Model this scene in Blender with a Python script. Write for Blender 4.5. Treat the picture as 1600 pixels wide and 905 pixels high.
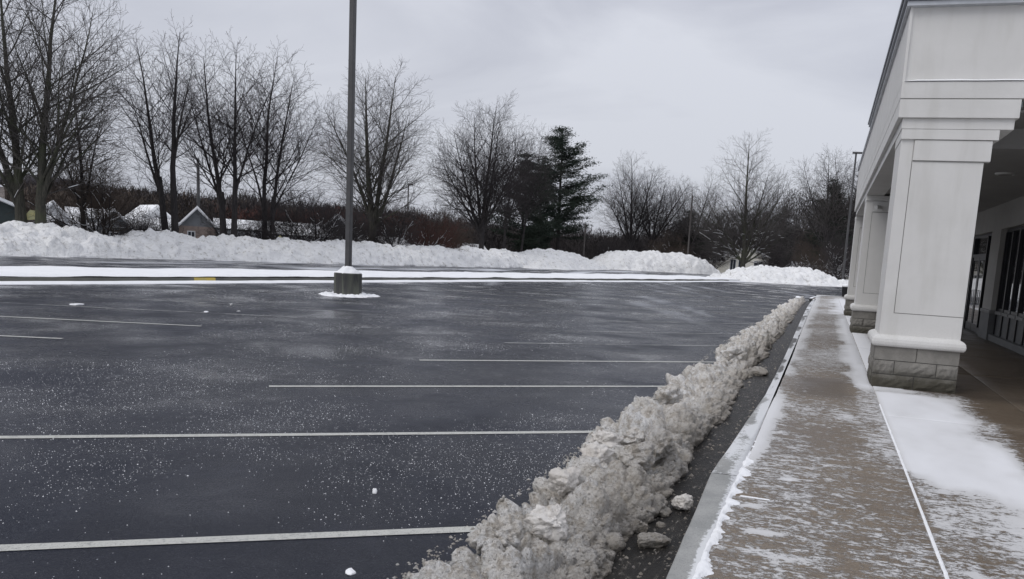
import bpy, math, random, numpy as np
from mathutils import Matrix, Vector
random.seed(7)
scene = bpy.context.scene
for o in list(bpy.data.objects): bpy.data.objects.remove(o)
C = scene.collection

# ------------------------------------------------------------------ camera
cd = bpy.data.cameras.new('camera'); cam = bpy.data.objects.new('camera', cd); C.objects.link(cam)
cd.sensor_width = 36.0; cd.lens = 28.576
cd.shift_x = -0.0553; cd.shift_y = 0.0853
cd.clip_start = 0.05; cd.clip_end = 3000
right = Vector((0.95182, 0.30094, 0.0589)); down = Vector((0.10048, -0.12462, -0.9871)); fwd = Vector((-0.28972, 0.94547, -0.14885))
m = Matrix((( right.x, -down.x, -fwd.x, 0), (right.y, -down.y, -fwd.y, 0), (right.z, -down.z, -fwd.z, 1.6), (0, 0, 0, 1)))
cam.matrix_world = m
scene.camera = cam
scene.render.resolution_x = 1024; scene.render.resolution_y = 579

# ------------------------------------------------------------------ world: thin blue sky behind a grey cloud layer
SUN_EL, SUN_AZ = math.radians(48), math.radians(215)
w = bpy.data.worlds.new('World'); scene.world = w; w.use_nodes = True
nt = w.node_tree; nt.nodes.clear()
def wn(t, **k):
    n = nt.nodes.new(t)
    for a, b in k.items(): setattr(n, a, b)
    return n
out = wn('ShaderNodeOutputWorld'); bg = wn('ShaderNodeBackground'); bg.inputs['Strength'].default_value = 0.1
sky = wn('ShaderNodeTexSky', sky_type='NISHITA'); sky.sun_disc = False
sky.sun_elevation = SUN_EL; sky.sun_rotation = SUN_AZ
tc = wn('ShaderNodeTexCoord'); mp = wn('ShaderNodeMapping'); mp.inputs['Scale'].default_value = (1.0, 1.0, 3.6)
nt.links.new(tc.outputs['Generated'], mp.inputs['Vector'])
nz = wn('ShaderNodeTexNoise'); nz.inputs['Scale'].default_value = 1.7; nz.inputs['Detail'].default_value = 7; nz.inputs['Roughness'].default_value = .5; nz.inputs['Distortion'].default_value = .5
nt.links.new(mp.outputs['Vector'], nz.inputs['Vector'])
cr = wn('ShaderNodeValToRGB')
cr.color_ramp.elements[0].position = .36; cr.color_ramp.elements[0].color = (.445, .462, .535, 1)
cr.color_ramp.elements[1].position = .62; cr.color_ramp.elements[1].color = (.66, .68, .745, 1)
nt.links.new(nz.outputs['Fac'], cr.inputs['Fac'])
sep = wn('ShaderNodeSeparateXYZ'); nt.links.new(tc.outputs['Generated'], sep.inputs['Vector'])
gr = wn('ShaderNodeMapRange'); gr.inputs['From Min'].default_value = 0; gr.inputs['From Max'].default_value = 1
gr.inputs['To Min'].default_value = 9.3; gr.inputs['To Max'].default_value = 15.0
nt.links.new(sep.outputs['Z'], gr.inputs['Value'])
sc = wn('ShaderNodeVectorMath', operation='SCALE'); nt.links.new(cr.outputs['Color'], sc.inputs[0]); nt.links.new(gr.outputs['Result'], sc.inputs['Scale'])
mx = wn('ShaderNodeMix', data_type='RGBA'); mx.inputs['Factor'].default_value = .95
nt.links.new(sky.outputs['Color'], mx.inputs['A']); nt.links.new(sc.outputs['Vector'], mx.inputs['B'])
nt.links.new(mx.outputs['Result'], bg.inputs['Color']); nt.links.new(bg.outputs['Background'], out.inputs['Surface'])
sl = bpy.data.lights.new('sun', 'SUN'); sl.energy = 1.05; sl.angle = math.radians(40); sl.color = (1, .97, .93)
so = bpy.data.objects.new('sun', sl); C.objects.link(so)
sd = Vector((math.sin(SUN_AZ) * math.cos(SUN_EL), math.cos(SUN_AZ) * math.cos(SUN_EL), math.sin(SUN_EL)))
so.rotation_euler = sd.to_track_quat('Z', 'Y').to_euler(); so.location = (0, -10, 30)
scene.view_settings.view_transform = 'Standard'; scene.view_settings.look = 'None'
scene.view_settings.exposure = 0.0; scene.view_settings.gamma = 1

# ------------------------------------------------------------------ numpy noise
def _h(ix, iy, iz, s):
    with np.errstate(over='ignore'):
        n = (ix.astype(np.uint32) * np.uint32(374761393)) ^ (iy.astype(np.uint32) * np.uint32(668265263)) ^ (iz.astype(np.uint32) * np.uint32(2147483647 & 0x6C8E9CF5)) ^ np.uint32((s * 1274126177) & 0xffffffff)
        n = (n ^ (n >> np.uint32(13))) * np.uint32(1274126177)
        n = (n ^ (n >> np.uint32(15))) * np.uint32(2246822519)
        n = n ^ (n >> np.uint32(16))
    return (n & np.uint32(0xffffff)).astype(np.float64) / 16777215.0
def vnoise(p, s=0):
    i = np.floor(p).astype(np.int64); f = p - i; f = f * f * (3 - 2 * f)
    r = 0
    for a in (0, 1):
        for b in (0, 1):
            for c in (0, 1):
                wgt = (f[:, 0] if a else 1 - f[:, 0]) * (f[:, 1] if b else 1 - f[:, 1]) * (f[:, 2] if c else 1 - f[:, 2])
                r = r + wgt * _h(i[:, 0] + a, i[:, 1] + b, i[:, 2] + c, s)
    return r
def fbm(p, s=0, o=4, g=.5):
    a, t, r = 1., 0., 0.
    for k in range(o):
        r = r + a * vnoise(p * 2 ** k + k * 17.3, s + k); t += a; a *= g
    return r / t
def clods(p, s=0, rmin=.35, rmax=.8):
    i = np.floor(p).astype(np.int64); best = np.zeros(len(p))
    for a in (-1, 0, 1):
        for b in (-1, 0, 1):
            for c in (-1, 0, 1):
                jx, jy, jz = i[:, 0] + a, i[:, 1] + b, i[:, 2] + c
                q = np.stack([jx + _h(jx, jy, jz, s), jy + _h(jx, jy, jz, s + 1), jz + _h(jx, jy, jz, s + 2)], 1)
                rr = rmin + (rmax - rmin) * _h(jx, jy, jz, s + 3) ** 1.5
                d = ((p - q) ** 2).sum(1) / rr ** 2
                best = np.maximum(best, rr * np.sqrt(np.clip(1 - d, 0, 1)))
    return best
def sstep(a, b, x):
    t = np.clip((x - a) / (b - a), 0, 1); return t * t * (3 - 2 * t)

# ------------------------------------------------------------------ node material helper
class M:
    def __init__(s, name):
        s.m = bpy.data.materials.new(name); s.m.use_nodes = True; s.t = s.m.node_tree
        s.b = s.t.nodes['Principled BSDF']; s.g = s.n('ShaderNodeNewGeometry').outputs['Position']
    def n(s, t, **k):
        x = s.t.nodes.new(t)
        for a, b in k.items(): setattr(x, a, b)
        return x
    def put(s, sock, v):
        if isinstance(v, bpy.types.NodeSocket): s.t.links.new(v, sock)
        else:
            if sock.type == 'RGBA' and len(v) == 3: v = (*v, 1)
            sock.default_value = v
    def math(s, op, a, b=0., clamp=False):
        x = s.n('ShaderNodeMath', operation=op); x.use_clamp = clamp; s.put(x.inputs[0], a); s.put(x.inputs[1], b); return x.outputs[0]
    def vec(s, scale=(1, 1, 1), rot=0.):
        x = s.n('ShaderNodeMapping'); s.put(x.inputs['Vector'], s.g); x.inputs['Scale'].default_value = scale; x.inputs['Rotation'].default_value = (0, 0, rot); return x.outputs[0]
    def noise(s, sc, det=3, rough=.5, dist=0., v=None):
        x = s.n('ShaderNodeTexNoise'); s.put(x.inputs['Vector'], v if v else s.g)
        x.inputs['Scale'].default_value = sc; x.inputs['Detail'].default_value = det; x.inputs['Roughness'].default_value = rough; x.inputs['Distortion'].default_value = dist
        return x.outputs['Fac']
    def vor(s, sc, v=None, out='Distance', rnd=1.):
        x = s.n('ShaderNodeTexVoronoi'); s.put(x.inputs['Vector'], v if v else s.g); x.inputs['Scale'].default_value = sc; x.inputs['Randomness'].default_value = rnd; return x.outputs[out]
    def ss(s, a, b, x):
        y = s.n('ShaderNodeMapRange', interpolation_type='SMOOTHSTEP'); s.put(y.inputs['Value'], x); y.inputs['From Min'].default_value = a; y.inputs['From Max'].default_value = b; return y.outputs['Result']
    def mr(s, x, a, b, c, d):
        y = s.n('ShaderNodeMapRange'); s.put(y.inputs['Value'], x)
        for k, v in zip(('From Min', 'From Max', 'To Min', 'To Max'), (a, b, c, d)): y.inputs[k].default_value = v
        return y.outputs['Result']
    def mix(s, f, a, b):
        x = s.n('ShaderNodeMix', data_type='RGBA'); s.put(x.inputs['Factor'], f); s.put(x.inputs['A'], a); s.put(x.inputs['B'], b); return x.outputs['Result']
    def attr(s, name):
        return s.n('ShaderNodeAttribute', attribute_name=name).outputs['Fac']
    def bump(s, h, dist=.01, strength=1., prev=None):
        x = s.n('ShaderNodeBump'); s.put(x.inputs['Height'], h); x.inputs['Distance'].default_value = dist; x.inputs['Strength'].default_value = strength
        if prev: s.put(x.inputs['Normal'], prev)
        return x.outputs['Normal']
    def done(s, col, rough=.6, normal=None, metal=0., ior=1.45, spec=.5):
        s.put(s.b.inputs['Base Color'], col); s.put(s.b.inputs['Roughness'], rough); s.put(s.b.inputs['Metallic'], metal)
        s.b.inputs['IOR'].default_value = ior; s.b.inputs['Specular IOR Level'].default_value = spec
        if normal: s.put(s.b.inputs['Normal'], normal)
        return s.m
def plain(name, a, b=None, sc=3., rough=.6, bump=0., metal=0., det=4, bsc=60., spec=.5):
    x = M(name); b = b or tuple(v * .8 for v in a)
    c = x.mix(x.ss(.3, .7, x.noise(sc, det, .6)), a, b)
    return x.done(c, rough, x.bump(x.noise(bsc, 3), bump) if bump else None, metal, spec=spec)

def mat_snow(name, c1, c2, dirt, dirt_amt=.1, fine=30., bd=.012):
    x = M(name)
    n1 = x.noise(1.2, 5, .6); c = x.mix(x.ss(.35, .65, n1), c1, c2)
    sp = x.math('MULTIPLY', x.ss(.52, .66, x.noise(2.6, 8, .80)), dirt_amt)
    c = x.mix(sp, c, dirt)
    b1 = x.bump(x.noise(fine, 5, .65), bd)
    return x.done(c, .62, b1, spec=.3)
def mat_slush():
    x = M('grimy_snow')
    big = x.noise(3.2, 6, .7); mid = x.noise(14, 6, .75); fine = x.noise(58, 5, .75)
    c = x.mix(x.ss(.42, .60, big), (.82, .78, .72), (.955, .942, .92))
    c = x.mix(x.math('MULTIPLY', x.ss(.49, .57, mid), .62), c, (.46, .40, .325))
    c = x.mix(x.math('MULTIPLY', x.ss(.56, .63, fine), .62), c, (.20, .165, .13))
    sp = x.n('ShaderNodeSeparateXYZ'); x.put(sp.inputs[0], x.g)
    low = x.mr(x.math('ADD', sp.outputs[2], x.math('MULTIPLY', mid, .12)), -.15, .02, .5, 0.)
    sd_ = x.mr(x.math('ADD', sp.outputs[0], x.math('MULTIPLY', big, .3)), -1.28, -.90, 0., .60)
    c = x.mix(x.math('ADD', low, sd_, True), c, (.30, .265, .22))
    cell = x.vor(38); cell2 = x.vor(100)
    h = x.math('ADD', x.noise(36, 8, .84), x.math('MULTIPLY', cell, .45))
    h2 = x.math('SUBTRACT', 1., cell2)
    n = x.bump(h, .035); n = x.bump(h2, .006, .8, n)
    return x.done(c, x.mr(fine, .3, .7, .35, .75), n, spec=.5)
def mat_asphalt():
    x = M('wet_asphalt')
    big = x.noise(.16, 4, .6, .6); mid = x.noise(1.6, 5, .65, .4); fine = x.noise(170, 2, .6)
    c = x.mix(x.ss(.38, .64, big), (.0055, .0072, .0150), (.012, .0145, .0260))
    c = x.mix(x.math('MULTIPLY', x.ss(.5, .7, mid), .6), c, (.017, .0195, .031))
    agg = x.vor(190, out='Color'); ag = x.n('ShaderNodeSeparateColor'); x.put(ag.inputs[0], agg)
    c = x.mix(x.math('MULTIPLY', x.ss(.80, 1., ag.outputs[0]), .55), c, (.06, .063, .072))
    # salt film and wind-blown frost
    st = x.noise(.55, 6, .62, 1.2, x.vec((1, .32, 1), .45))
    fz = x.noise(38, 3, .75)
    fro = x.math('MULTIPLY', x.math('MULTIPLY', x.ss(.52, .74, st), x.ss(.40, .64, fz)), .85)
    fr2 = x.math('MULTIPLY', x.ss(.66, .70, x.noise(.5, 7, .7, .8, x.vec((.6, 1.3, 1), .2))), x.ss(.38, .52, x.noise(9, 4, .7)))
    c = x.mix(x.math('MULTIPLY', fro, .09), c, (.52, .55, .60))
    # grains of salt
    salt = x.n('ShaderNodeTexVoronoi'); x.put(salt.inputs['Vector'], x.g); salt.inputs['Scale'].default_value = 46.
    sc_ = x.n('ShaderNodeSeparateColor'); x.put(sc_.inputs[0], salt.outputs['Color'])
    dens = x.math('SUBTRACT', 1.02, x.math('MULTIPLY', x.ss(.46, .70, x.noise(.33, 4, .6, .5)), .13))
    grain = x.math('MULTIPLY', x.math('GREATER_THAN', sc_.outputs[0], dens), x.math('LESS_THAN', salt.outputs['Distance'], .17))
    c = x.mix(x.math('MULTIPLY', grain, .8), c, (.62, .65, .70))
    c = x.mix(x.attr('snow'), c, (.80, .82, .86))
    ro = x.mr(x.noise(.5, 4, .6, .2), .36, .64, .07, .42)
    ro = x.math('ADD', ro, x.math('MULTIPLY', x.math('MAXIMUM', fro, x.attr('snow')), .35), True)
    n = x.bump(fine, .0026); n = x.bump(x.noise(26, 3), .004, .5, n)
    return x.done(c, ro, n, ior=1.33, spec=.22)
def mat_walk():
    x = M('wet_concrete')
    a = x.noise(.7, 5, .65, .5); b = x.noise(7, 6, .7, .6, x.vec((.5, 1.4, 1))); f = x.noise(150, 3, .6)
    c = x.mix(x.ss(.35, .66, a), (.150, .112, .076), (.215, .172, .125))
    c = x.mix(x.math('MULTIPLY', x.ss(.45, .7, b), .6), c, (.105, .082, .06))
    g1 = x.noise(42, 6, .82); c = x.mix(x.math('MULTIPLY', x.ss(.49, .58, g1), .62), c, (.070, .054, .040)); c = x.mix(x.math('MULTIPLY', x.ss(.57, .63, x.noise(30, 5, .8)), .5), c, (.33, .29, .24)); c = x.mix(x.math('MULTIPLY', x.ss(.56, .68, f), .6), c, (.36, .32, .27))
    wet = x.attr('wet'); c = x.mix(wet, c, (.060, .046, .034))
    s = x.attr('snow')
    n1 = x.noise(25, 8, .74, .6, x.vec((.8, 1.3, 1))); n2 = x.noise(170, 3, .7)
    nn = x.math('ADD', x.math('MULTIPLY', n1, .48), x.math('ADD', x.math('MULTIPLY', n2, .17), x.math('MULTIPLY', x.noise(6.5, 6, .72, .5, x.vec((.8, 1.45, 1))), .35)))
    nn = x.math('ADD', x.math('MULTIPLY', nn, 1.9), -.45)
    th = x.math('SUBTRACT', x.math('ADD', nn, x.math('MULTIPLY', s, .60)), .66)
    ms = x.ss(.0, .10, th)
    c = x.mix(x.math('MULTIPLY', ms, x.mr(s, 0, .8, .76, .93)), c, x.mix(x.ss(.5, 1.1, s), (.60, .60, .60), (.78, .785, .80)))
    ro = x.math('ADD', x.mr(a, .3, .7, .3, .62), x.math('MULTIPLY', ms, .3), True)
    n = x.bump(f, .0018); n = x.bump(ms, .006, .8, n)
    return x.done(c, ro, n, ior=1.38)

MT = {}
MT['snow'] = mat_snow('plowed_snow', (.91, .91, .905), (.85, .85, .84), (.38, .36, .32), .85, 7., .12)
MT['snow_thin'] = mat_snow('lying_snow', (.90, .905, .915), (.85, .86, .875), (.6, .58, .54), .25, 12., .02)
MT['snow_clean'] = mat_snow('fresh_snow', (.90, .905, .915), (.86, .865, .875), (.7, .7, .68), .15, 25., .01)
MT['slush'] = mat_slush(); MT['slush_pale'] = mat_snow('crusty_pale_snow', (.76, .73, .69), (.58, .54, .49), (.34, .29, .23), .75, 26., .03); MT['asphalt'] = mat_asphalt(); MT['walk'] = mat_walk()
MT['paint'] = plain('worn_white_paint', (.50, .50, .47), (.33, .33, .31), 14., .5, .002, det=8)
def mat_paint():
    x = M('worn_line_paint'); a = x.noise(16, 8, .8, .5); b = x.noise(90, 4, .7)
    c = x.mix(x.ss(.5, .62, a), (.50, .50, .46), (.34, .34, .32)); c = x.mix(x.math('MULTIPLY', x.ss(.56, .64, b), .75), c, (.07, .07, .08))
    return x.done(c, .45, x.bump(b, .003))
MT['paint'] = mat_paint()
def mat_faded():
    x = M('faded_line_paint'); a = x.noise(2.2, 7, .75, .5); b = x.noise(40, 4, .7)
    c = x.mix(x.ss(.44, .58, a), (.36, .36, .35), (.07, .072, .08)); c = x.mix(x.math('MULTIPLY', x.ss(.52, .62, b), .7), c, (.05, .05, .06))
    return x.done(c, .4, x.bump(b, .003))
MT['paint_faded'] = mat_faded()
def mat_kerb():
    x = M('kerb_concrete'); a = x.noise(3, 5, .65); f = x.noise(120, 4, .7)
    c = x.mix(x.ss(.35, .65, a), (.27, .275, .265), (.36, .36, .345)); c = x.mix(x.math('MULTIPLY', x.ss(.5, .66, f), .6), c, (.16, .16, .155))
    c = x.mix(x.attr('wet'), c, (.055, .052, .05))
    s = x.attr('snow'); nn = x.math('ADD', x.math('MULTIPLY', x.noise(22, 6, .72), .7), x.math('MULTIPLY', x.noise(90, 3, .7), .3))
    ms = x.ss(-.02, .08, x.math('SUBTRACT', x.math('ADD', nn, x.math('MULTIPLY', s, .6)), .66))
    c = x.mix(x.math('MULTIPLY', ms, .85), c, (.72, .73, .74))
    return x.done(c, .6, x.bump(f, .004))
MT['kerb'] = mat_kerb()
def mat_stucco():
    x = M('stucco'); a = x.noise(.9, 5, .6, .4); f = x.noise(220, 3, .6); st = x.noise(2.2, 4, .6, 0, x.vec((1.5, 1.5, .25)))
    c = x.mix(x.ss(.3, .7, a), (.63, .622, .602), (.69, .682, .662)); c = x.mix(x.math('MULTIPLY', x.ss(.50, .72, st), .30), c, (.50, .49, .455))
    sp = x.n('ShaderNodeSeparateXYZ'); x.put(sp.inputs[0], x.g); spl = x.mr(x.math('ADD', sp.outputs[2], x.math('MULTIPLY', x.noise(4, 5, .7), .5)), .85, 1.25, .16, 0.)
    c = x.mix(x.math('MULTIPLY', spl, x.ss(.45, .6, x.noise(38, 5, .75))), c, (.36, .34, .30)); c = x.mix(x.math('MULTIPLY', x.ss(.70, .74, x.noise(6, 6, .75)), .5), c, (.38, .36, .33))
    return x.done(c, .8, x.bump(f, .002, .7), spec=.3)
MT['stucco'] = mat_stucco()
MT['soffit'] = plain('soffit_board', (.30, .295, .285), (.27, .265, .255), 1.5, .8)
MT['groove'] = plain('dark_joint', (.26, .255, .24), rough=.9)
def mat_block(rough):
    x = M('split_face_block' if rough else 'smooth_block'); a = x.noise(5, 5, .65); f = x.noise(70, 5, .75)
    c = x.mix(x.ss(.35, .65, a), (.27, .258, .235), (.21, .20, .182))
    c = x.mix(x.math('MULTIPLY', x.ss(.52, .7, f), .5), c, (.12, .113, .10))
    sp = x.n('ShaderNodeSeparateXYZ'); x.put(sp.inputs[0], x.g)
    low = x.mr(x.math('ADD', sp.outputs[2], x.math('MULTIPLY', x.noise(6, 5, .7, 1.), .30)), .24, .46, 1, 0)
    c = x.mix(x.math('MULTIPLY', low, .85), c, (.05, .045, .03))
    return x.done(c, .85, x.bump(f, .012 if rough else .003), spec=.3)
MT['block'] = mat_block(True); MT['block_s'] = mat_block(False)
MT['mortar'] = plain('dark_mortar', (.13, .125, .115), bump=.003, rough=.9)
MT['metal'] = plain('grey_coping_metal', (.16, .175, .20), rough=.35, metal=.6)
MT['coping_light'] = plain('pale_coping_metal', (.55, .57, .60), rough=.4, metal=.2)
MT['bronze'] = plain('dark_bronze', (.018, .018, .020), rough=.35, metal=.3)
MT['sill'] = plain('grey_sill', (.20, .20, .195), rough=.6)
MT['knee'] = plain('grey_panel', (.115, .118, .12), rough=.55)
def mat_glass():
    x = M('dark_window_glass'); return x.done((.006, .007, .009), .03, x.bump(x.noise(.9, 1), .004, .4), ior=1.6, spec=.9)
MT['glass'] = mat_glass()
MT['white_plastic'] = plain('white_plastic', (.6, .6, .58), rough=.4)
MT['pole'] = plain('bronze_pole_paint', (.085, .083, .085), (.06, .06, .06), 2., .42, .001)
def mat_base():
    x = M('stained_concrete'); st = x.noise(5, 4, .6, .5, x.vec((1.3, 1.3, .12)))
    c = x.mix(x.ss(.36, .6, st), (.055, .055, .055), (.125, .13, .105)); c = x.mix(x.math('MULTIPLY', x.ss(.5, .7, x.noise(30, 5, .7)), .4), c, (.05, .05, .048))
    return x.done(c, .8, x.bump(x.noise(60, 4), .006))
MT['base'] = mat_base()
def mat_bark(name, a, b, green=None):
    x = M(name); n = x.noise(3, 5, .7, .3, x.vec((4, 4, .7)))
    c = x.mix(x.ss(.35, .65, n), a, b)
    if green: c = x.mix(x.math('MULTIPLY', x.ss(.48, .62, x.noise(.6, 3)), .7), c, green)
    return x.done(c, .9, x.bump(n, .03), spec=.2)
MT['bark'] = mat_bark('dark_bark', (.050, .045, .045), (.028, .026, .027))
MT['bark_green'] = mat_bark('mossy_bark', (.085, .080, .066), (.042, .042, .036), (.07, .078, .05))
MT['twig'] = plain('twigs', (.062, .054, .054), (.045, .04, .042), .4, .9, spec=.2)
MT['twig_grey'] = plain('grey_twigs', (.115, .105, .10), (.075, .07, .068), .4, .9, spec=.2)
MT['twig_brown'] = plain('brown_twigs', (.095, .074, .060), (.058, .047, .040), .4, .9, spec=.2)
MT['twig_red'] = plain('red_brown_twigs', (.105, .048, .040), (.06, .035, .03), .4, .9, spec=.2)
MT['brush'] = plain('brush_mass', (.075, .066, .063), (.046, .042, .044), .08, 1., spec=.1)
MT['needles'] = plain('dark_needles', (.022, .033, .026), (.035, .045, .032), .5, .85, spec=.2)
MT['ridge'] = plain('wooded_ridge', (.085, .080, .088), (.055, .053, .060), .03, 1., det=8, spec=.1)
MT['roof_dark'] = plain('dark_shingles', (.10, .10, .105), rough=.9)

# ------------------------------------------------------------------ mesh helpers
def mesh_np(name, V, F, mat, parent=None, smooth=False, attrs=None, n=4):
    V = np.asarray(V, np.float32); F = np.asarray(F, np.int32); k = F.shape[1]
    me = bpy.data.meshes.new(name)
    me.vertices.add(len(V)); me.vertices.foreach_set('co', V.ravel())
    me.loops.add(F.size); me.loops.foreach_set('vertex_index', F.ravel())
    me.polygons.add(len(F)); me.polygons.foreach_set('loop_start', np.arange(0, F.size, k, dtype=np.int32))
    me.polygons.foreach_set('loop_total', np.full(len(F), k, np.int32))
    if smooth: me.polygons.foreach_set('use_smooth', np.ones(len(F), bool))
    if attrs:
        for a, v in attrs.items():
            at = me.attributes.new(a, 'FLOAT', 'POINT'); at.data.foreach_set('value', np.asarray(v, np.float32))
    me.update(calc_edges=True); me.materials.append(MT[mat])
    o = bpy.data.objects.new(name, me); C.objects.link(o)
    if parent: o.parent = parent
    return o
class MB:
    def __init__(s): s.v = []; s.f = []
    def box(s, x0, x1, y0, y1, z0, z1):
        b = len(s.v)
        s.v += [(x, y, z) for z in (z0, z1) for x, y in ((x0, y0), (x1, y0), (x1, y1), (x0, y1))]
        s.f += [tuple(b + i for i in q) for q in ((0, 3, 2, 1), (4, 5, 6, 7), (0, 1, 5, 4), (1, 2, 6, 5), (2, 3, 7, 6), (3, 0, 4, 7))]
        return s
    def prism(s, pts, z0, z1):
        b = len(s.v); n = len(pts)
        s.v += [(*p, z0) for p in pts] + [(*p, z1) for p in pts]
        s.f += [tuple(b + i for i in range(n))[::-1], tuple(b + n + i for i in range(n))]
        s.f += [(b + i, b + (i + 1) % n, b + n + (i + 1) % n, b + n + i) for i in range(n)]
        return s
    def poly(s, pts):
        b = len(s.v); s.v += list(pts); s.f.append(tuple(range(b, b + len(pts)))); return s
    def tube(s, pts, rs, n=10, cap=True):
        b = len(s.v)
        for i, (p, r) in enumerate(zip(pts, rs)):
            p = Vector(p); d = (Vector(pts[min(i + 1, len(pts) - 1)]) - Vector(pts[max(i - 1, 0)])).normalized()
            u = d.cross(Vector((.31, .2, .93)) if abs(d.z) < .9 else Vector((1, 0, 0))).normalized(); v = d.cross(u)
            s.v += [tuple(p + (u * math.cos(a) + v * math.sin(a)) * r) for a in (2 * math.pi * k / n for k in range(n))]
        for i in range(len(pts) - 1):
            for k in range(n):
                a = b + i * n + k; c = b + i * n + (k + 1) % n
                s.f.append((a, c, c + n, a + n))
        if cap: s.f += [tuple(range(b, b + n))[::-1], tuple(range(b + (len(pts) - 1) * n, b + len(pts) * n))]
        return s
    def build(s, name, mat, parent=None, bevel=0., smooth=False):
        me = bpy.data.meshes.new(name); me.from_pydata([tuple(v) for v in s.v], [], s.f); me.update()
        if smooth: me.polygons.foreach_set('use_smooth', np.ones(len(me.polygons), bool))
        me.materials.append(MT[mat]); o = bpy.data.objects.new(name, me); C.objects.link(o)
        if parent: o.parent = parent
        if bevel:
            b = o.modifiers.new('bevel', 'BEVEL'); b.width = bevel; b.segments = 2; b.limit_method = 'ANGLE'
        return o
def tag(o, label=None, cat=None, group=None, kind=None):
    for k, v in (('label', label), ('category', cat), ('group', group), ('kind', kind)):
        if v: o[k] = v
    return o
def empty(name, loc=(0, 0, 0), rz=0.):
    o = bpy.data.objects.new(name, None); C.objects.link(o); o.location = loc; o.rotation_euler.z = rz; o.empty_display_size = .2; return o
def copy_tree(o, parent=None):
    c = o.copy(); C.objects.link(c); c.parent = parent
    for ch in list(o.children): copy_tree(ch, c)
    return c
def grid(us, vs):
    U, Vv = np.meshgrid(us, vs, indexing='ij'); nu, nv = len(us), len(vs)
    i = np.arange(nu - 1)[:, None] * nv + np.arange(nv - 1)[None, :]
    F = np.stack([i, i + nv, i + nv + 1, i + 1], -1).reshape(-1, 4)
    return U.ravel(), Vv.ravel(), F
def compact(V, F):
    u, inv = np.unique(F, return_inverse=True); return V[u], inv.reshape(F.shape), u

LOT = -0.15
#=========================================================== GROUND, LOT, MEDIAN
mesh_np('ground', [(-1500, -1500, -.5), (1500, -1500, -.5), (1500, 1500, -.5), (-1500, 1500, -.5)], [(0, 1, 2, 3)], 'snow_thin')['kind'] = 'structure'

E0 = np.array([(-22.6, -20), (-22.2, 8), (-21.64, 16.77), (-20.75, 22.07), (-19.46, 30.36), (-17.3, 44.18), (-14.2, 57), (-11.6, 68), (-9.6, 80), (-7.6, 89)])
MBK = np.array([(-27.6, -20), (-27.2, 8), (-26.6, 19.5), (-25.7, 26.7), (-23.7, 37.0), (-22.1, 47.8), (-20.7, 56.7), (-19.2, 68.), (-16.9, 79), (-13.6, 93)])
# lot as a gridded sheet carrying a snow attribute
def axis(*segs):
    a = []
    for x0, x1, st in segs: a += list(np.arange(x0, x1, st))
    return np.array(a + [segs[-1][1]])
ux = axis((-70, -24, 1.), (-24, -6, .3), (-6, -.60, .10)); uy = axis((-20, 2, 1.), (2, 30, .2), (30, 135, .7))
X, Y, F = grid(ux, uy)
P = np.stack([X, Y, 0 * X], 1)
e0 = np.interp(Y, E0[:, 1], E0[:, 0]); mb = np.interp(Y, MBK[:, 1], MBK[:, 0])
sn = 0 * X
lane = (X < mb + 1) & (X > mb - 12)
drift = fbm(np.stack([X * .8, Y * .09, 0 * X], 1), 5, 5, .65)
sn = np.where(X < mb + .3, sstep(.50, .62, drift) * .75, sn)
d2 = fbm(np.stack([X * .9 + Y * .35, Y * .13, 0 * X], 1), 31, 5, .6)
sn = np.maximum(sn, sstep(.64, .72, d2) * np.clip((Y - 18) / 20, 0, 1) * .35 * (X > e0))
mesh_np('parking_lot', np.stack([X, Y, X * 0 + LOT], 1), F, 'asphalt', attrs={'snow': sn})['kind'] = 'structure'
lot = bpy.data.objects['parking_lot']
MB().poly([(-.60, 38, LOT - .004), (45, 38, LOT - .004), (45, 135, LOT - .004), (-.60, 135, LOT - .004)]).build('driveway', 'asphalt')['kind'] = 'structure'
#MB().poly([(-.6, 38, LOT), (0, 38, LOT)])

def mat_gutter():
    x = M('gutter_melt'); a = x.noise(16, 7, .75, .5, x.vec((1.6, .5, 1))); b = x.noise(110, 4, .7)
    c = x.mix(x.ss(.35, .6, x.noise(5, 4)), (.009, .0085, .0085), (.019, .017, .015)); c = x.mix(x.ss(.54, .62, a), c, (.09, .08, .068)); c = x.mix(x.ss(.61, .66, a), c, (.42, .40, .37))
    c = x.mix(x.math('MULTIPLY', x.ss(.58, .68, b), .6), c, (.14, .12, .10))
    return x.done(c, x.mr(b, .3, .7, .25, .7), x.bump(b, .006, 1., x.bump(a, .02)), spec=.3)
MT['gutter'] = mat_gutter()
gy = np.arange(2.4, 46, .12); gt = np.linspace(0, 1, 6); Yg, T, F = grid(gy, gt)
gx0 = -1.12 + (fbm(np.stack([Yg * 2, 0 * Yg, 0 * Yg], 1), 91, 3) - .5) * .1; gx1 = np.interp(Yg, [-6, 1.6, 3.9, 6.17, 10.4, 14.6, 23.4, 32.5, 46], [-.62, -.60, -.625, -.70, -.59, -.58, -.62, -.65, -.56]) - .002
tag(mesh_np('gutter_slush', np.stack([gx0 + (gx1 - gx0) * T, Yg, LOT + .004 + .006 * np.sin(np.pi * T)], 1), F, 'gutter', smooth=True), None, None, kind='structure')
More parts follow.
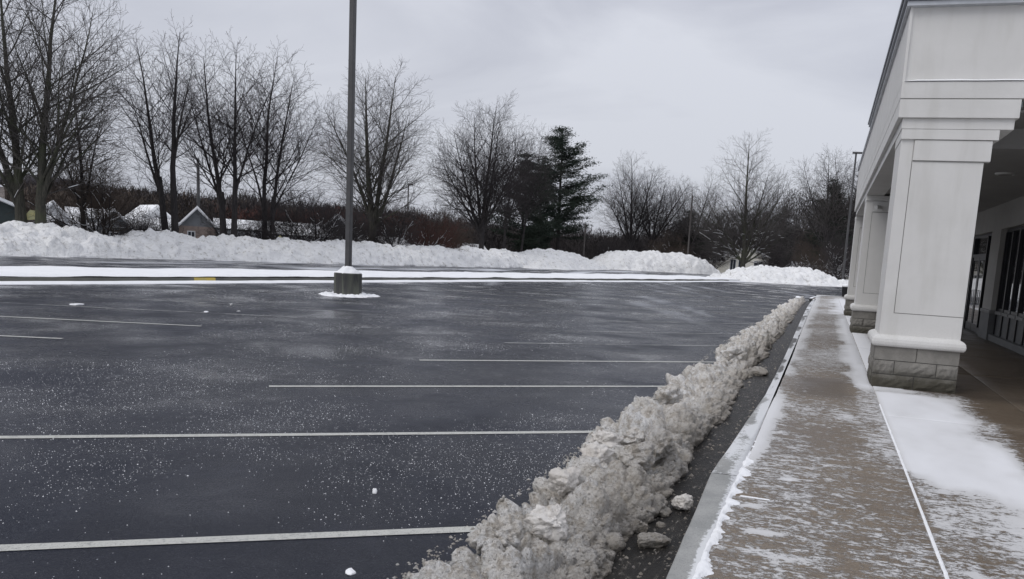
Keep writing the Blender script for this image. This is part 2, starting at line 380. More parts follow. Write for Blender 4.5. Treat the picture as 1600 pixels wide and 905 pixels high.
# painted stall lines
def line(p, q, wd=.1, z=LOT + .004, mat='paint'):
    p, q = Vector(p), Vector(q); L = (q - p).length; d = (q - p) / L; n = Vector((-d.y, d.x)) * wd / 2
    k = max(2, int(L / .35)); v = []; f = []
    for i in range(k + 1):
        c = p + d * L * i / k; j = n * (1 + random.uniform(-.05, .05))
        v += [(*(c + j), z), (*(c - j), z)]
        if i: b = 2 * i; f.append((b - 2, b - 1, b + 1, b))
    return mesh_np('parking_line', v, f, mat, lot)
dirs = [((-7.9, .56), (-1.5, 4.86)), ((-7.0, 4.32), (-1.5, 8.13)), ((-6.14, 8.0), (-1.5, 11.54)), ((-5.85, 11.2), (-1.5, 14.75)), ((-5.75, 14.45), (-1.5, 17.94)), ((-5.6, 17.75), (-1.5, 21.4))]
for k in range(8):
    y = 21.6 + 3.35 * k; dirs.append(((-5.6, y), (-1.4, y + 3.9)))
for i, (a, b) in enumerate(dirs): line(a, b, .1, mat='paint' if i < 4 else 'paint_faded')
for k in range(-1, 14):
    y = 9.6 + 2.95 * k
    if k in (4,): continue
    line((-17.4, y - 2.65), (-11.15, y), .1, mat='paint' if k in (0, 1) else 'paint_faded')

# median: raised strip of snow with a dark kerb and a snow berm in the gutter
def strip(nv, ny, prof):
    ys = axis((-20, 10, 2.), (10, 60, .16), (60, 86, .4)); vs = np.linspace(0, 1, nv)
    Yg, Vg, F = grid(ys, vs)
    return Yg, Vg, F
ys = axis((-20, 10, 2.), (10, 60, .15), (60, 88, .4))
def edge(E, y): return np.interp(y, E[:, 1], E[:, 0])
med = empty('median_strip', (0, 0, 0)); med['kind'] = 'structure'
# gutter snow berm in front of the kerb
Yg, Vg, F = grid(ys, np.linspace(0, 1, 9))
wob = (fbm(np.stack([Yg * .8, 0 * Yg, 0 * Yg], 1), 3, 4) - .5)
x0 = edge(E0, Yg) + wob * .18; x1 = edge(E0, Yg) - .62 + wob * .05
hh = np.sin(np.pi * Vg) ** .6 * (.085 + .05 * wob)
V = np.stack([x0 + (x1 - x0) * Vg, Yg, LOT - .005 + hh], 1)
mesh_np('snow_berm', V, F, 'snow_thin', med, True)
# kerb
ky = axis((-20, 88, 2.)); kx = edge(E0, ky) - .70
pts = [(x, y) for x, y in zip(kx, ky)] + [(x - .18, y) for x, y in zip(kx[::-1], ky[::-1])]
mb_ = MB()
for i in range(len(ky) - 1):
    b = len(mb_.v)
    for j in (i, i + 1): mb_.v += [(kx[j], ky[j], LOT), (kx[j], ky[j], .0), (kx[j] - .18, ky[j], .0), (kx[j] - .18, ky[j], LOT)]
    mb_.f += [(b, b + 4, b + 5, b + 1), (b + 1, b + 5, b + 6, b + 2), (b + 2, b + 6, b + 7, b + 3)]
MT['kerb_dark'] = plain('wet_dark_kerb', (.10, .10, .09), (.16, .16, .14), 1.2, .7, det=6)
MT['yellow'] = plain('yellow_paint', (.62, .47, .10), (.5, .42, .15), 3.)
mb_.build('kerb', 'kerb_dark', med)
yk = 24.0; xk = edge(E0, np.array([yk - .45, yk + .45])) - .70
MB().poly([(xk[0] + .004, yk - .45, LOT), (xk[1] + .004, yk + .45, LOT), (xk[1] + .004, yk + .45, .004), (xk[0] + .004, yk - .45, .004)]).poly([(xk[0] + .004, yk - .45, .004), (xk[1] + .004, yk + .45, .004), (xk[1] - .2, yk + .45, .004), (xk[0] - .2, yk - .45, .004)]).build('yellow_kerb_mark', 'yellow', med)
# snow lying on the median
Yg, Vg, F = grid(ys, np.linspace(0, 1, 46))
wob = (fbm(np.stack([Yg * .5, 0 * Yg, 0 * Yg + 3], 1), 8, 5, .6) - .5); wob2 = (fbm(np.stack([Yg * .6, 0 * Yg, 0 * Yg + 9], 1), 18, 5, .6) - .5)
x0 = edge(E0, Yg) - .80 + wob * .12; x1 = edge(MBK, Yg) + wob2 * .8
XX = x0 + (x1 - x0) * Vg
nn = fbm(np.stack([XX * .9, Yg * .5, 0 * XX], 1), 12, 5)
ZZ = -.02 + sstep(0, .05, Vg) * .07 + sstep(1, .93, Vg) * .05 - sstep(.93, 1., Vg) * .16 + (nn - .5) * .12
mesh_np('snow_cover', np.stack([XX, Yg, ZZ], 1), F, 'snow_thin', med, True)

# verge beyond the far end of the lot
vp = [(-9.4, 84), (-7.6, 89), (-2.5, 91.6), (2.7, 100.4), (12, 112), (40, 118), (40, 170), (-9, 138), (-11.5, 112)]
MB().prism(vp, -.5, -.05).build('snowy_verge', 'snow_thin')['kind'] = 'structure'
MB().prism([(-60, 131), (-14, 131), (-9, 140), (40, 172), (40, 200), (-60, 200)], -.5, -.03).build('snowy_lawn', 'snow_thin')['kind'] = 'structure'
MB().poly([(-30, 133.5, -.02), (-11, 133.5, -.02), (-8, 141, -.02), (-8, 142.5, -.02), (-30, 142.5, -.02)]).build('road', 'asphalt')['kind'] = 'structure'

#=========================================================== SNOW BANKS
foot = np.array([(-42, -6), (-41, 6), (-40.2, 18), (-39.3, 30.5), (-38.4, 40), (-35.0, 53), (-32.8, 66), (-31.2, 79), (-30.7, 95), (-30.5, 112)])
crest = np.array([(-6, 1.5), (25, 1.55), (33, 1.68), (36, 1.6), (38, 1.18), (39.8, 1.0), (41.3, 1.55), (43.2, 1.72), (46, 1.32), (47, 1.6), (50, 1.45), (53, 1.58), (58, 1.75), (62, 1.6), (65, 1.62), (70, 1.75), (76, 1.85), (80, 1.7), (84, 1.8), (90, 1.5), (112, 1.2)])
s_ = axis((-6, 26, .6), (26, 66, .08), (66, 112, .2)); vv = axis((0, 3.6, .07), (3.6, 6.4, .25))
Sg, Vg, F = grid(s_, vv)
fx = np.interp(Sg, foot[:, 1], foot[:, 0]); cz = np.interp(Sg, crest[:, 0], crest[:, 1])
P = np.stack([fx - Vg, Sg, 0 * Sg], 1)
shape = np.where(Vg < 2.8, np.sin(np.pi / 2 * np.clip(Vg / 2.8, 0, 1)) ** .85, np.cos(np.pi / 2 * np.clip((Vg - 2.8) / 3.6, 0, 1)) ** .7)
lump = clods(P * [1.0, 1.0, 1] / .95 + 4, 3) * .55 + clods(P / .42, 9) * .30 + clods(P / .2, 19) * .13 + (fbm(P * 1.6, 4, 5, .6) - .5) * .40
cw = (fbm(np.stack([Sg * .55, Sg * 0, Sg * 0], 1), 77, 4, .6) - .5) * .35
Z = LOT - .03 + shape * (cz * .86 + cw) + lump * sstep(0, .5, shape) * .78
xo = (fbm(P * 2.2 + 9, 14, 4) - .5) * .5 * sstep(0, .4, shape)
o = mesh_np('snow_bank', np.stack([fx - Vg + xo - .0 + (fbm(np.stack([Sg * 1.3, Sg * 0, Sg * 0], 1), 5) - .5) * .5 * (Vg < .01), Sg, Z], 1), F, 'snow', smooth=True)
tag(o, 'long white ridge of plowed snow along the back aisle below the bare trees', 'snow bank')
def mound(name, cx, cy, rz, lx, ly, tops, label, st=.14, flat=0., seed=0):
    us = np.arange(-lx, lx + st, st); vs = np.arange(-ly, ly + st, st)
    U, W_, F = grid(us, vs); c, s = math.cos(rz), math.sin(rz)
    Xw = cx + U * c - W_ * s; Yw = cy + U * s + W_ * c; P = np.stack([Xw, Yw, 0 * Xw], 1)
    z = 0 * U
    for (u, v, h, a, b) in tops:
        r = np.sqrt(((U - u) / a) ** 2 + ((W_ - v) / b) ** 2) * (1 + (fbm(P * .6, seed + 3, 3) - .5) * .35)
        z = np.maximum(z, h * np.clip(np.cos(np.clip(r, 0, 1) * np.pi / 2), 0, 1) ** (.8 if flat else 1.15))
    up = sstep(.02, .5, z)
    z = z + up * (clods(P / .8, seed) * .35 + clods(P / .35, seed + 5) * .22 + (fbm(P * 1.8, seed + 9, 4) - .5) * .3 - .12)
    keep = (z[F] > .03).any(1); V, F2, _ = compact(np.stack([Xw, Yw, z + LOT - .03], 1), F[keep])
    return tag(mesh_np(name, V, F2, 'snow', smooth=True), label, 'snow pile')
mound('snow_pile', -32.2, 97, math.radians(88), 17, 5.2, [(-3, 0, 2.2, 13, 4.6), (3, 0, 1.9, 13, 4.4)], 'smooth pointed snow pile just below the tall pines', .16, 0, 40)
mound('snow_pile', -25.6, 122.5, math.radians(47), 15, 5.5, [(-4.5, 0, 2.75, 7.5, 5), (0, 0, 2.9, 9, 5), (5, 0, 2.9, 8, 5)], 'big flat-topped snow pile between the pale poles left of the cottage', .17, 1, 60)
mound('snow_pile', -3.4, 95.3, math.radians(38), 13, 6.2, [(-3.6, .2, 1.75, 7.5, 5.2), (.2, 0, 1.8, 6.2, 5), (5, -.5, .65, 7, 5)], 'low wide snow pile at the end of the lot in front of the cottage', .13, 0, 80)

#=========================================================== WINDROW beside the kerb
yl = []; y = 2.6
while y < 52: yl.append(y); y += max(.012, .0017 * y) if y < 14 else .0032 * y
yl = np.array(yl); tt = np.linspace(0, 1, 118)
Yg, T, F = grid(yl, tt)
def pr(a, b, n, s): return a + (b - a) * fbm(np.stack([Yg * n, Yg * 0 + s, Yg * 0], 1), s, 3)
xl = -1.82 + .09 * sstep(5.6, 3.6, Yg) + (fbm(np.stack([Yg * 1.1, 0 * Yg, 0 * Yg], 1), 21, 4) - .5) * .42; xr = -.97 + (fbm(np.stack([Yg * 1.3, 0 * Yg, 0 * Yg], 1), 22, 4) - .5) * .2
xl = xl + sstep(30, 52, Yg) * .45 + .07 * sstep(7, 11, Yg); hgt = .25 - .065 * sstep(6, 10, Yg) + (fbm(np.stack([Yg * .8, 0 * Yg, 0 * Yg], 1), 23, 4) - .5) * .26 - sstep(8, 30, Yg) * .06 - sstep(42, 52, Yg) * .2
hgt = hgt - .02 * sstep(6, 4, Yg)
ang = np.pi * (1 - T)
px_ = (xl + xr) / 2 + (xr - xl) / 2 * np.sign(np.cos(ang)) * np.abs(np.cos(ang)) ** .8
pz_ = LOT - .04 + hgt * np.abs(np.sin(ang)) ** .62
px_ = px_ - (.06) * np.sin(ang)
P = np.stack([px_, Yg, pz_], 1)
N = np.stack([np.cos(ang) * .8, 0 * Yg, np.abs(np.sin(ang)) + .15], 1); N /= np.linalg.norm(N, axis=1)[:, None]
env = sstep(0, .10, T) * sstep(1, .93, T)
warp = np.stack([fbm(P * 3.1 + 5, 41, 3), fbm(P * 3.1 + 9, 42, 3), fbm(P * 3.1 + 2, 43, 3)], 1) - .5
Pw = P + warp * .16
kerbside = sstep(.62, .85, T)
rgh = .25 + 1.3 * fbm(P * 2.6 + 11, 97, 3)
dsp = (clods(Pw / .30 + 3, 50, .3, .85) - .28) * .25 * (1 - .65 * kerbside) + (clods(Pw / .105, 54) - .25) * .11 * (1 - .3 * kerbside) + ((clods(Pw / .055 + 7, 58) - .25) * .046 + (clods(Pw / .026 + 2, 62) - .25) * .016) * rgh + (fbm(P * 4.5, 61, 3) - .5) * .13 + (fbm(P * 34, 65, 3, .6) - .5) * .03 * rgh
dsp = dsp * (.35 + .65 * env) - .03 * (1 - env)
V = P + N * dsp[:, None] + warp * .05
V[:, 2] = np.maximum(V[:, 2], LOT - .05)
WV, WY = V, Yg
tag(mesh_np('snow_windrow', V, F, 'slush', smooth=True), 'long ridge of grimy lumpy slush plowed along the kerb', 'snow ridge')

# lumps of snow
def chunk(name, loc, r, seed, mat='slush', squash=(1, 1, .8), sub=5, rough=.35):
    import bmesh
    bm = bmesh.new(); bmesh.ops.create_icosphere(bm, subdivisions=sub, radius=1.0)
    V = np.array([v.co[:] for v in bm.verts]); Fc = np.array([[v.index for v in f.verts] for f in bm.faces]); bm.free()
    rs = np.random.RandomState(seed); p = V * 1.3 + seed * 7.7
    # planes cut facets
    d = np.ones(len(V)) * 1.05
    for _ in range(9):
        n = rs.randn(3); n /= np.linalg.norm(n); c = V @ n; h = rs.uniform(.45, .9); d = np.where(c > 1e-3, np.minimum(d, h / np.maximum(c, 1e-3)), d)
    d = d * (1 + (fbm(p * 2, seed, 4, .55) - .5) * rough) + (clods(p * 2.2, seed) - .3) * .14
    d = d * (1 + (fbm(p * 9, seed + 4, 3, .6) - .5) * .16)
    V = V * d[:, None] * np.array(squash) * r
    zmin = V[:, 2].min()
    o = mesh_np(name, V, Fc, mat, smooth=True); o.location = (loc[0], loc[1], loc[2] - zmin * .82 if loc[2] < 0 else loc[2]); o.rotation_euler.z = rs.uniform(0, 6)
    return o
G_ = 'loose chunks in the gutter'
for i, (x, y, r, l, sq) in enumerate([(-.83, 5.60, .088, 'whitest rounded snow lump in the gutter, touching the grey kerb', (1, 1, .85)), (-.93, 5.40, .075, 'brownish ice lump left of the white rounded lump in the gutter', (1.1, .9, .75)),
        (-.89, 5.16, .04, 'small pale nugget of ice in the gutter below the white lump', (1, 1, .7)), (-1.0, 5.20, .055, 'grey ice lump tucked against the foot of the slush ridge', (1, 1, .9)),
        (-.98, 5.0, .05, 'small pointed grey ice lump just above the wedge-shaped one', (1.2, .9, .8)), (-.87, 4.75, .095, 'flat wedge-shaped dirty ice block lying in the gutter nearest the camera', (1.35, .8, .62)),
        (-.88, 13.35, .13, 'lone pale lump in the gutter far up beside the kerb', (1, 1.1, .8))]):
    tag(chunk('snow_chunk', (x, y, LOT - .01), r, i + 3, 'slush_pale' if i == 0 else 'slush', squash=sq), l, 'snow lump', G_)
G_ = 'big clods riding on the slush ridge'
for i, (x, y, z, r, l) in enumerate([(-1.60, 6.28, .13, .115, 'leftmost upright clod on the cluster of big clods on the slush ridge'), (-1.42, 6.50, .14, .10, 'rear rounded clod between the upright clod and the wide one on the ridge'),
        (-1.52, 5.75, .12, .12, 'low broad clod overhanging the asphalt on the left of the ridge'), (-1.27, 5.98, .13, .14, 'wide clod with a dark undercut right side on top of the ridge'), (-1.13, 6.32, .13, .15, 'smooth clod on the kerb side of the cluster of big clods'),
        (-1.52, 5.02, .10, .12, 'pale crusty slab standing on the outer edge of the ridge'), (-1.36, 4.25, .10, .11, 'tall rounded clod at the lower end of the ridge, nearest the white line'), (-1.58, 8.9, .12, .15, 'pale crumbly clod on the ridge beside the third parking line'),
        (-1.55, 3.9, .0, .13, 'lowest clod of the ridge at the bottom edge of the picture'), (-1.4, 13.6, .13, .16, 'hollow clod halfway up the ridge')]):
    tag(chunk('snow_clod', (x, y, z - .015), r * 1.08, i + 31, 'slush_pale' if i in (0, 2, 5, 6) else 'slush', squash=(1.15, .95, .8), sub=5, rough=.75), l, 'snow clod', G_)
G_ = 'bits of snow scattered on the asphalt'
for i, (x, y, r, l, mt, sq) in enumerate([(-1.96, 5.06, .045, 'grey ice lump on the asphalt beside the slush ridge', 'slush', (1, .8, .9)), (-2.89, 4.93, .026, 'small white snow crumb standing alone on near asphalt', 'snow_clean', (.8, 1, 1.0)), (-2.27, 3.64, .045, 'flat white snow flake at the bottom edge of the asphalt', 'snow_clean', (1.3, .7, .3)),
        (-15.7, 13.9, .20, 'long flat white snow patch between far parking lines on the left', 'snow_clean', (1.3, .8, .12)), (-13.07, 14.87, .06, 'small white snow lump beyond the left parking lines', 'snow_clean', (1.4, .8, .4)), (-12.82, 15.6, .05, 'tiny grey snow lump right of the small white one', 'snow', (1, .8, .5)),
        (-10.9, 11.75, .11, 'thin snow scrap at the end of the left parking line', 'snow_clean', (1.6, .5, .06)), (-10.2, 12.3, .08, 'second thin snow scrap right of the parking line end', 'snow_clean', (1.6, .5, .06)), (-3.86, 5.02, .05, 'thin icy scrap on the near asphalt left of the crumb', 'snow', (1.3, .8, .15)),
        (-14.1, 16.9, .05, 'dot of snow near the median behind the parking lines', 'snow', (1, 1, .6)), (-1.4, 49.5, .22, 'small snow heap at the far tip of the walkway', 'snow_clean', (1.2, 1, .4))]):
    tag(chunk('snow_lump', (x, y, LOT - .01), r, i + 60, mt, sq, sub=3), l, 'snow lump', G_)

def crumbs():
    rs_ = np.random.RandomState(77); k = np.where((WY < 13) & (np.tile(tt, len(yl)) > .03) & (np.tile(tt, len(yl)) < .97))[0]
    wgt = np.diff(np.append(yl, yl[-1] + .02)); wgt = np.repeat(wgt, len(tt))[k] * (1 / (1 + (WY[k] / 6) ** 2)); k = rs_.choice(k, 11000, p=wgt / wgt.sum())
    c = WV[k] + rs_.normal(0, .004, (len(k), 3)); n = len(k); oc = np.array([(1, 0, 0), (-1, 0, 0), (0, 1, 0), (0, -1, 0), (0, 0, 1), (0, 0, -1)], float)
    fc = np.array([(0, 2, 4), (2, 1, 4), (1, 3, 4), (3, 0, 4), (2, 0, 5), (1, 2, 5), (3, 1, 5), (0, 3, 5)])
    sz = rs_.lognormal(math.log(.0052), .5, n); q = rs_.normal(0, 1, (n, 3, 3)); q, _r = np.linalg.qr(q)
    V = (np.einsum('vi,nij->nvj', oc, q) * rs_.uniform(.6, 1.2, (n, 6, 1))) * sz[:, None, None] + c[:, None]
    o = mesh_np('slush_granules', V.reshape(-1, 3), (fc[None] + np.arange(n)[:, None, None] * 6).reshape(-1, 3), 'slush'); o['kind'] = 'stuff'; tag(o, 'icy granules crusting the slush ridge', 'slush')
crumbs()
# grains of salt and slush crumbs as real specks
rs = np.random.RandomState(5)
def specks(name, xy, size, z, mat, kind='stuff'):
    n = len(xy); oc = np.array([(1, 0, 0), (-1, 0, 0), (0, 1, 0), (0, -1, 0), (0, 0, 1)], float)
    fc = np.array([(0, 2, 4), (2, 1, 4), (1, 3, 4), (3, 0, 4)])
    a = rs.uniform(0, 6.28, n); ca, sa = np.cos(a), np.sin(a)
    st = size[:, None, None] * oc[None] * np.array([1, .75, .7])
    V = np.stack([st[..., 0] * ca[:, None] - st[..., 1] * sa[:, None] + xy[:, 0:1], st[..., 0] * sa[:, None] + st[..., 1] * ca[:, None] + xy[:, 1:2], st[..., 2] + z], -1).reshape(-1, 3)
    Fm = (fc[None] + np.arange(n)[:, None, None] * 5).reshape(-1, 3)
    o = mesh_np(name, V, Fm, mat); o['kind'] = kind; return o
n = 90000
d = 2.6 + (30 - 2.6) * rs.uniform(0, 1, n) ** 1.25; th = rs.uniform(math.radians(-55), math.radians(-3), n)
xy = np.stack([d * np.sin(th), d * np.cos(th)], 1)
dn = fbm(np.stack([xy[:, 0] * .45 + 3, xy[:, 1] * .3, 0 * d], 1), 90, 4, .6)
keep = (rs.uniform(0, 1, n) < sstep(.47, .70, dn) * .95 + .03) & (xy[:, 0] < -1.9) & (xy[:, 0] > -20)
xy = xy[keep]; sz = rs.lognormal(math.log(.0022), .34, len(xy)) * (1 + d[keep] * .045)
tag(specks('salt_grains', xy, sz, LOT, 'snow_clean'), 'white grains of de-icing salt strewn over the asphalt', 'salt')
n = 5200
xy = np.stack([rs.uniform(-1.12, -.66, n), 3.2 + 16 * rs.uniform(0, 1, n) ** 1.6], 1)
MT['grit'] = plain('wet_grit', (.30, .27, .24), (.06, .05, .045), 9., .4)
tag(specks('gutter_grit', xy, rs.lognormal(math.log(.0065), .5, n), LOT, 'grit'), 'brown wet grit and slush crumbs in the gutter', 'grit')
n = 2600
xy = np.stack([-1.0 - np.abs(rs.normal(0, .05, n)) + (rs.uniform(0, 1, n) < .4) * -.95 - 0, 3.2 + 22 * rs.uniform(0, 1, n) ** 1.5], 1)
xg = np.stack([rs.uniform(-1.0, -.68, 1500), 3.2 + 20 * rs.uniform(0, 1, 1500) ** 1.5], 1); tag(specks('gutter_crumbs', xg, rs.lognormal(math.log(.009), .55, 1500), LOT + .004, 'slush'), 'crumbs of ice scattered in the wet gutter', 'ice')
tag(specks('slush_crumbs', xy, rs.lognormal(math.log(.008), .5, n), LOT, 'slush'), 'crumbs of dirty slush at the foot of the ridge', 'slush')

#=========================================================== SIDEWALK, KERB
walk = empty('sidewalk'); walk['kind'] = 'structure'
MT['joint_snow'] = plain('snow_filled_joint', (.56, .55, .53), (.26, .24, .21), 2.5, .8, det=7)
MB().box(-.482, 1.75, -6, 54.3, -.5, -.0065).build('joint_fill', 'joint_snow', walk)
MB().box(1.75, 6, -6, 54.3, -.5, -.012).build('bedding', 'mortar', walk)
def masks(X, Y):
    n = fbm(np.stack([X * 3, Y * 1.2, 0 * X], 1), 7, 4, .6) - .5; n2 = fbm(np.stack([X * 1.2, Y * .5, 0 * X + 5], 1), 17, 4, .6) - .5
    s = .33 + n2 * .45 + 0 * X
    s = np.maximum(s, .85 * sstep(-.20, -.46, X + n * .12 + sstep(5, 7, Y) * -.0) * sstep(5.2, 7.5, Y) * sstep(13, 9.5, Y))
    s = np.maximum(s, .62 * sstep(-.12, -.45, X + n * .35) * sstep(11.5, 13, Y))
    s = np.maximum(s, .95 * sstep(.34, .62, X + n * .35 + n2 * .3) * sstep(11.2, 12.4, Y) * sstep(54, 46, Y) * sstep(1.6, 1.2, X))
    s = np.maximum(s, .42 * sstep(.15, .7, X + n * .7) * sstep(5.5, 7.8, Y) * (X < .8))
    # thick sheet right of the joint, ahead of the pillar
    lo = 6.75 - .9 * (X - .8) + n * 1.4; hi = 11.75 + n * .25
    rb = 1.95 + .0 * X + n * .5 - sstep(8.6, 6.6, Y) * .0
    sheet = sstep(lo - .5, lo + .35, Y) * sstep(hi + .2, hi - .15, Y) * sstep(rb + .12, rb - .45, X) * sstep(.70 + n * .1, .84, X)
    s = np.maximum(s, (.92 + n * .5 + n2 * .35) * sheet)
    lowband = (X > .8) * sstep(3, 4.2, Y) * sstep(lo + .3, lo - .3, Y) * (.40 + n * .6 + .35 * sstep(1.1, 1.7, X))
    s = np.maximum(s, lowband)
    for (cx, cy, rx, ry, a) in ((-.22, 4.92, .17, .08, .78), (-.08, 4.55, .26, .10, .62), (-.12, 6.28, .10, .07, .74), (.15, 6.9, .08, .07, .55), (-.33, 5.45, .12, .08, .70), (-.28, 8.1, .2, .25, .6), (-.15, 9.9, .2, .12, .6), (.45, 5.2, .15, .06, .5), (.95, 4.7, .12, .3, .6), (.35, 9.4, .3, .5, .45), (0, 8.7, .18, .12, .52)):
        s = np.maximum(s, a * np.exp(-((X - cx) / rx) ** 2 - ((Y - cy) / ry) ** 2) * (1 + n))
    # bare wet patches
    bare = np.exp(-((X - .15) / .45) ** 2 - ((Y - 11.6) / 1.5) ** 2) + np.exp(-((X - .05) / .35) ** 2 - ((Y - 8.2) / .7) ** 2) * .5
    s = s * (1 - np.clip(bare, 0, 1) * .85 * (X < .55))
    inside = sstep(1.75, 2.15, X + n * .3) * sstep(4.5, 8, Y + (X - 2) * 2) + (X > 1.0) * sstep(12.0, 12.4, Y) * 1.
    s = np.where((X > 1.5) & (Y > 4) | (X > 1.2) & (Y > 12.1), s * (1 - np.clip(inside, 0, 1) * .98), s)
    wet = np.clip(sstep(11.7, 12.3, Y) * (X > .95) * .55 + sstep(11.55, 11.8, Y) * sstep(12.5, 12.3, Y) * (X > .95) * .25 + .6 * sstep(.2, -.1, np.abs(X - .1) - .3) * sstep(.5, .9, np.exp(-((Y - 11.6) / 1.6) ** 2)) + (X > 1.9) * sstep(5, 9, Y) * .25, 0, .9)
    return s, wet
def slab(x0, x1, y0, y1, st):
    g = .004; nx = max(2, int((x1 - x0) / st)); ny = max(2, int((y1 - y0) / st))
    dz = random.uniform(-.002, .002)
    us = np.r_[x0 + g, np.linspace(x0 + g + .012, x1 - g - .012, nx), x1 - g]; vs = np.r_[y0 + g, np.linspace(y0 + g + .012, y1 - g - .012, ny), y1 - g]
    U, Vv, F = grid(us, vs); z = np.where((U < us[1] - 1e-6) | (U > us[-2] + 1e-6) | (Vv < vs[1] - 1e-6) | (Vv > vs[-2] + 1e-6), -.008, 0.) + dz
    s, wt = masks(U, Vv); nb = len(U)
    # skirt
    c = np.array([(x0 + g, y0 + g, -.035), (x1 - g, y0 + g, -.035), (x1 - g, y1 - g, -.035), (x0 + g, y1 - g, -.035), (x0 + g, y0 + g, -.008 + dz), (x1 - g, y0 + g, -.008 + dz), (x1 - g, y1 - g, -.008 + dz), (x0 + g, y1 - g, -.008 + dz)])
    Fs = np.array([(0, 1, 5, 4), (1, 2, 6, 5), (2, 3, 7, 6), (3, 0, 4, 7)]) + nb
    return mesh_np('paving_slab', np.r_[np.stack([U, Vv, z], 1), c], np.r_[F, Fs], 'walk', walk, attrs={'snow': np.r_[s, np.zeros(8)], 'wet': np.r_[wt, np.zeros(8)]})
jy = [-5.4, -1.9, 1.6, 5.65, 9.8, 14.9, 18.4, 22, 25.4, 28.9, 32.4, 36, 39.5, 43, 46.5, 50, 53.4]
for a, b in zip(jy, jy[1:]):
    st = .05 if b < 16 and b > 4 else .12 if b < 30 else .25
    slab(-.48, .78, a, b, st)
    slab(.78, 2.5, a, b, st if b < 16 else .2)
    slab(2.5, 4.26, a, b, .2)
# rounded far end
# kerb stones
kerb = empty('kerb'); kerb['kind'] = 'structure'
ko = [(-6, -.62), (1.6, -.60), (3.9, -.625), (6.17, -.70), (10.4, -.59), (14.6, -.58), (19, -.60), (23.4, -.62), (28, -.64), (32.5, -.65), (37, -.65), (41.5, -.62), (46, -.56)]
def kxo(y): return float(np.interp(y, [k[0] for k in ko], [k[1] for k in ko]))
for a, b in zip([k[0] for k in ko], [k[0] for k in ko][1:]):
    if a == 3.9: continue
    if a == 1.6: b = 6.17
    yy = np.arange(a + .006, b - .006, .06 if b < 16 else .25); yy = np.r_[yy, b - .006]
    prof = [(0, LOT - .05), (0, -.012), (.003, -.004), (.012, .002), (.05, .003), (.09, .003), (.13, .003), (.999, .003), (.999, -.06)]
    Yk, J, F = grid(yy, np.arange(len(prof))); J = J.astype(int)
    xo_ = np.interp(Yk, [k[0] for k in ko], [k[1] for k in ko]); xi = -.483
    u = np.array([p[0] for p in prof])[J]; z = np.array([p[1] for p in prof])[J]
    Xk = np.where(u > .5, xi, xo_ + u)
    nk = fbm(np.stack([Xk * 6, Yk * 2, 0 * Yk], 1), 71, 4) - .5
    Xk = Xk + np.where(u < .2, nk * .012, 0)
    if b < 6.3: s = .06 + .62 * sstep(-.55, -.49, Xk + nk * .08) ; wt = 0 * s
    elif b < 10.5: s = .27 + nk * 1.1 + .42 * sstep(-.6, -.49, Xk); wt = 0 * s + .1
    else: s = .25 + 1.2 * nk + .5 * sstep(-.52, -.49, Xk) + .3 * sstep(0, .3, np.sin(Yk * 1.3)); wt = .75 - sstep(.4, .7, s) * .5
    s = np.where(z < -.006, s * .2, s)
    mesh_np('kerb_stone', np.stack([Xk, Yk, z], 1), F, 'kerb', kerb, attrs={'snow': s, 'wet': wt})
# rounded return of the walk at its far end
arc = [(-.62 + .0, 46)] + [(-.62 + 2.2 * (1 - math.cos(t)), 46 + 8.4 * math.sin(t)) for t in np.linspace(.1, math.pi / 2, 9)] + [(6, 54.6), (6, 46)]
MB().prism(arc, LOT, -.012).build('walk_end', 'walk', walk)
mb_ = MB(); ap = arc[:-2]
for p, q in zip(ap, ap[1:]):
    p, q = Vector(p), Vector(q); n_ = Vector((-(q - p).y, (q - p).x)).normalized() * .16
    b = len(mb_.v); mb_.v += [(*(p + n_), LOT), (*(q + n_), LOT), (*(q + n_), .02), (*(p + n_), .02), (*p, .02), (*q, .02)]; mb_.f += [(b, b + 1, b + 2, b + 3), (b + 3, b + 2, b + 5, b + 4)]
mb_.build('snowy_kerb_return', 'snow_thin', kerb)

# raised snow residue on walk: real thin crust
us = np.arange(-.62, 2.2, .0135); vs = []
y = 3.6
while y < 12.3: vs.append(y); y += .0032 * y
U, W_, F = grid(us, np.array(vs)); P = np.stack([U, W_, 0 * U], 1)
nA = fbm(P * [9, 5, 1], 101, 4, .6); nB = fbm(P * [30, 18, 1] + 3, 105, 4, .6)
edge_n = (fbm(np.stack([W_ * 3.4, 0 * W_, 0 * W_], 1), 111, 5, .65) - .5)
lob = fbm(np.stack([W_ * 11, 0 * W_, 0 * W_ + 4], 1), 121, 3, .55); lob2 = fbm(P * [26, 26, 1] + 7, 123, 3, .6)
wr = .004 + .075 * sstep(.38, .85, lob) + .02 * (lob2 - .4); wl_ = .010 + .022 * fbm(np.stack([W_ * 8, 0 * W_, 0 * W_ + 9], 1), 125, 3) + .012 * (lob2 - .5)
d1 = np.where(U > -.480, (U + .480) / np.maximum(wr, .002), -(U + .480) / np.maximum(wl_, .002))
t1 = (.016 * (1 - np.clip(d1, 0, 3) ** 2)) * (.5 + .9 * lob2) - .018 * sstep(6.2, 7.6, W_)
wj = .002 + .011 * sstep(.3, .8, fbm(np.stack([W_ * 7, 0 * W_, 0 * W_], 1), 127, 4, .6)); t2 = .007 * (1 - (np.abs(U - .783) / wj) ** 2) - .008 * sstep(10, 11, W_)
t3 = -.01 + 0 * U
for jj, x0_, x1_ in ((5.65, -.42, -.22), (9.8, -.3, -.2)):
    wk = .003 + .006 * sstep(.3, .8, fbm(np.stack([U * 9, 0 * U, 0 * U + jj], 1), 129, 4, .6)); t3 = np.maximum(t3, np.where((U > x0_) & (U < x1_), .0032 * (1 - (np.abs(W_ - jj) / (wk * .55)) ** 2), -.01))
sp_ = 0 * U
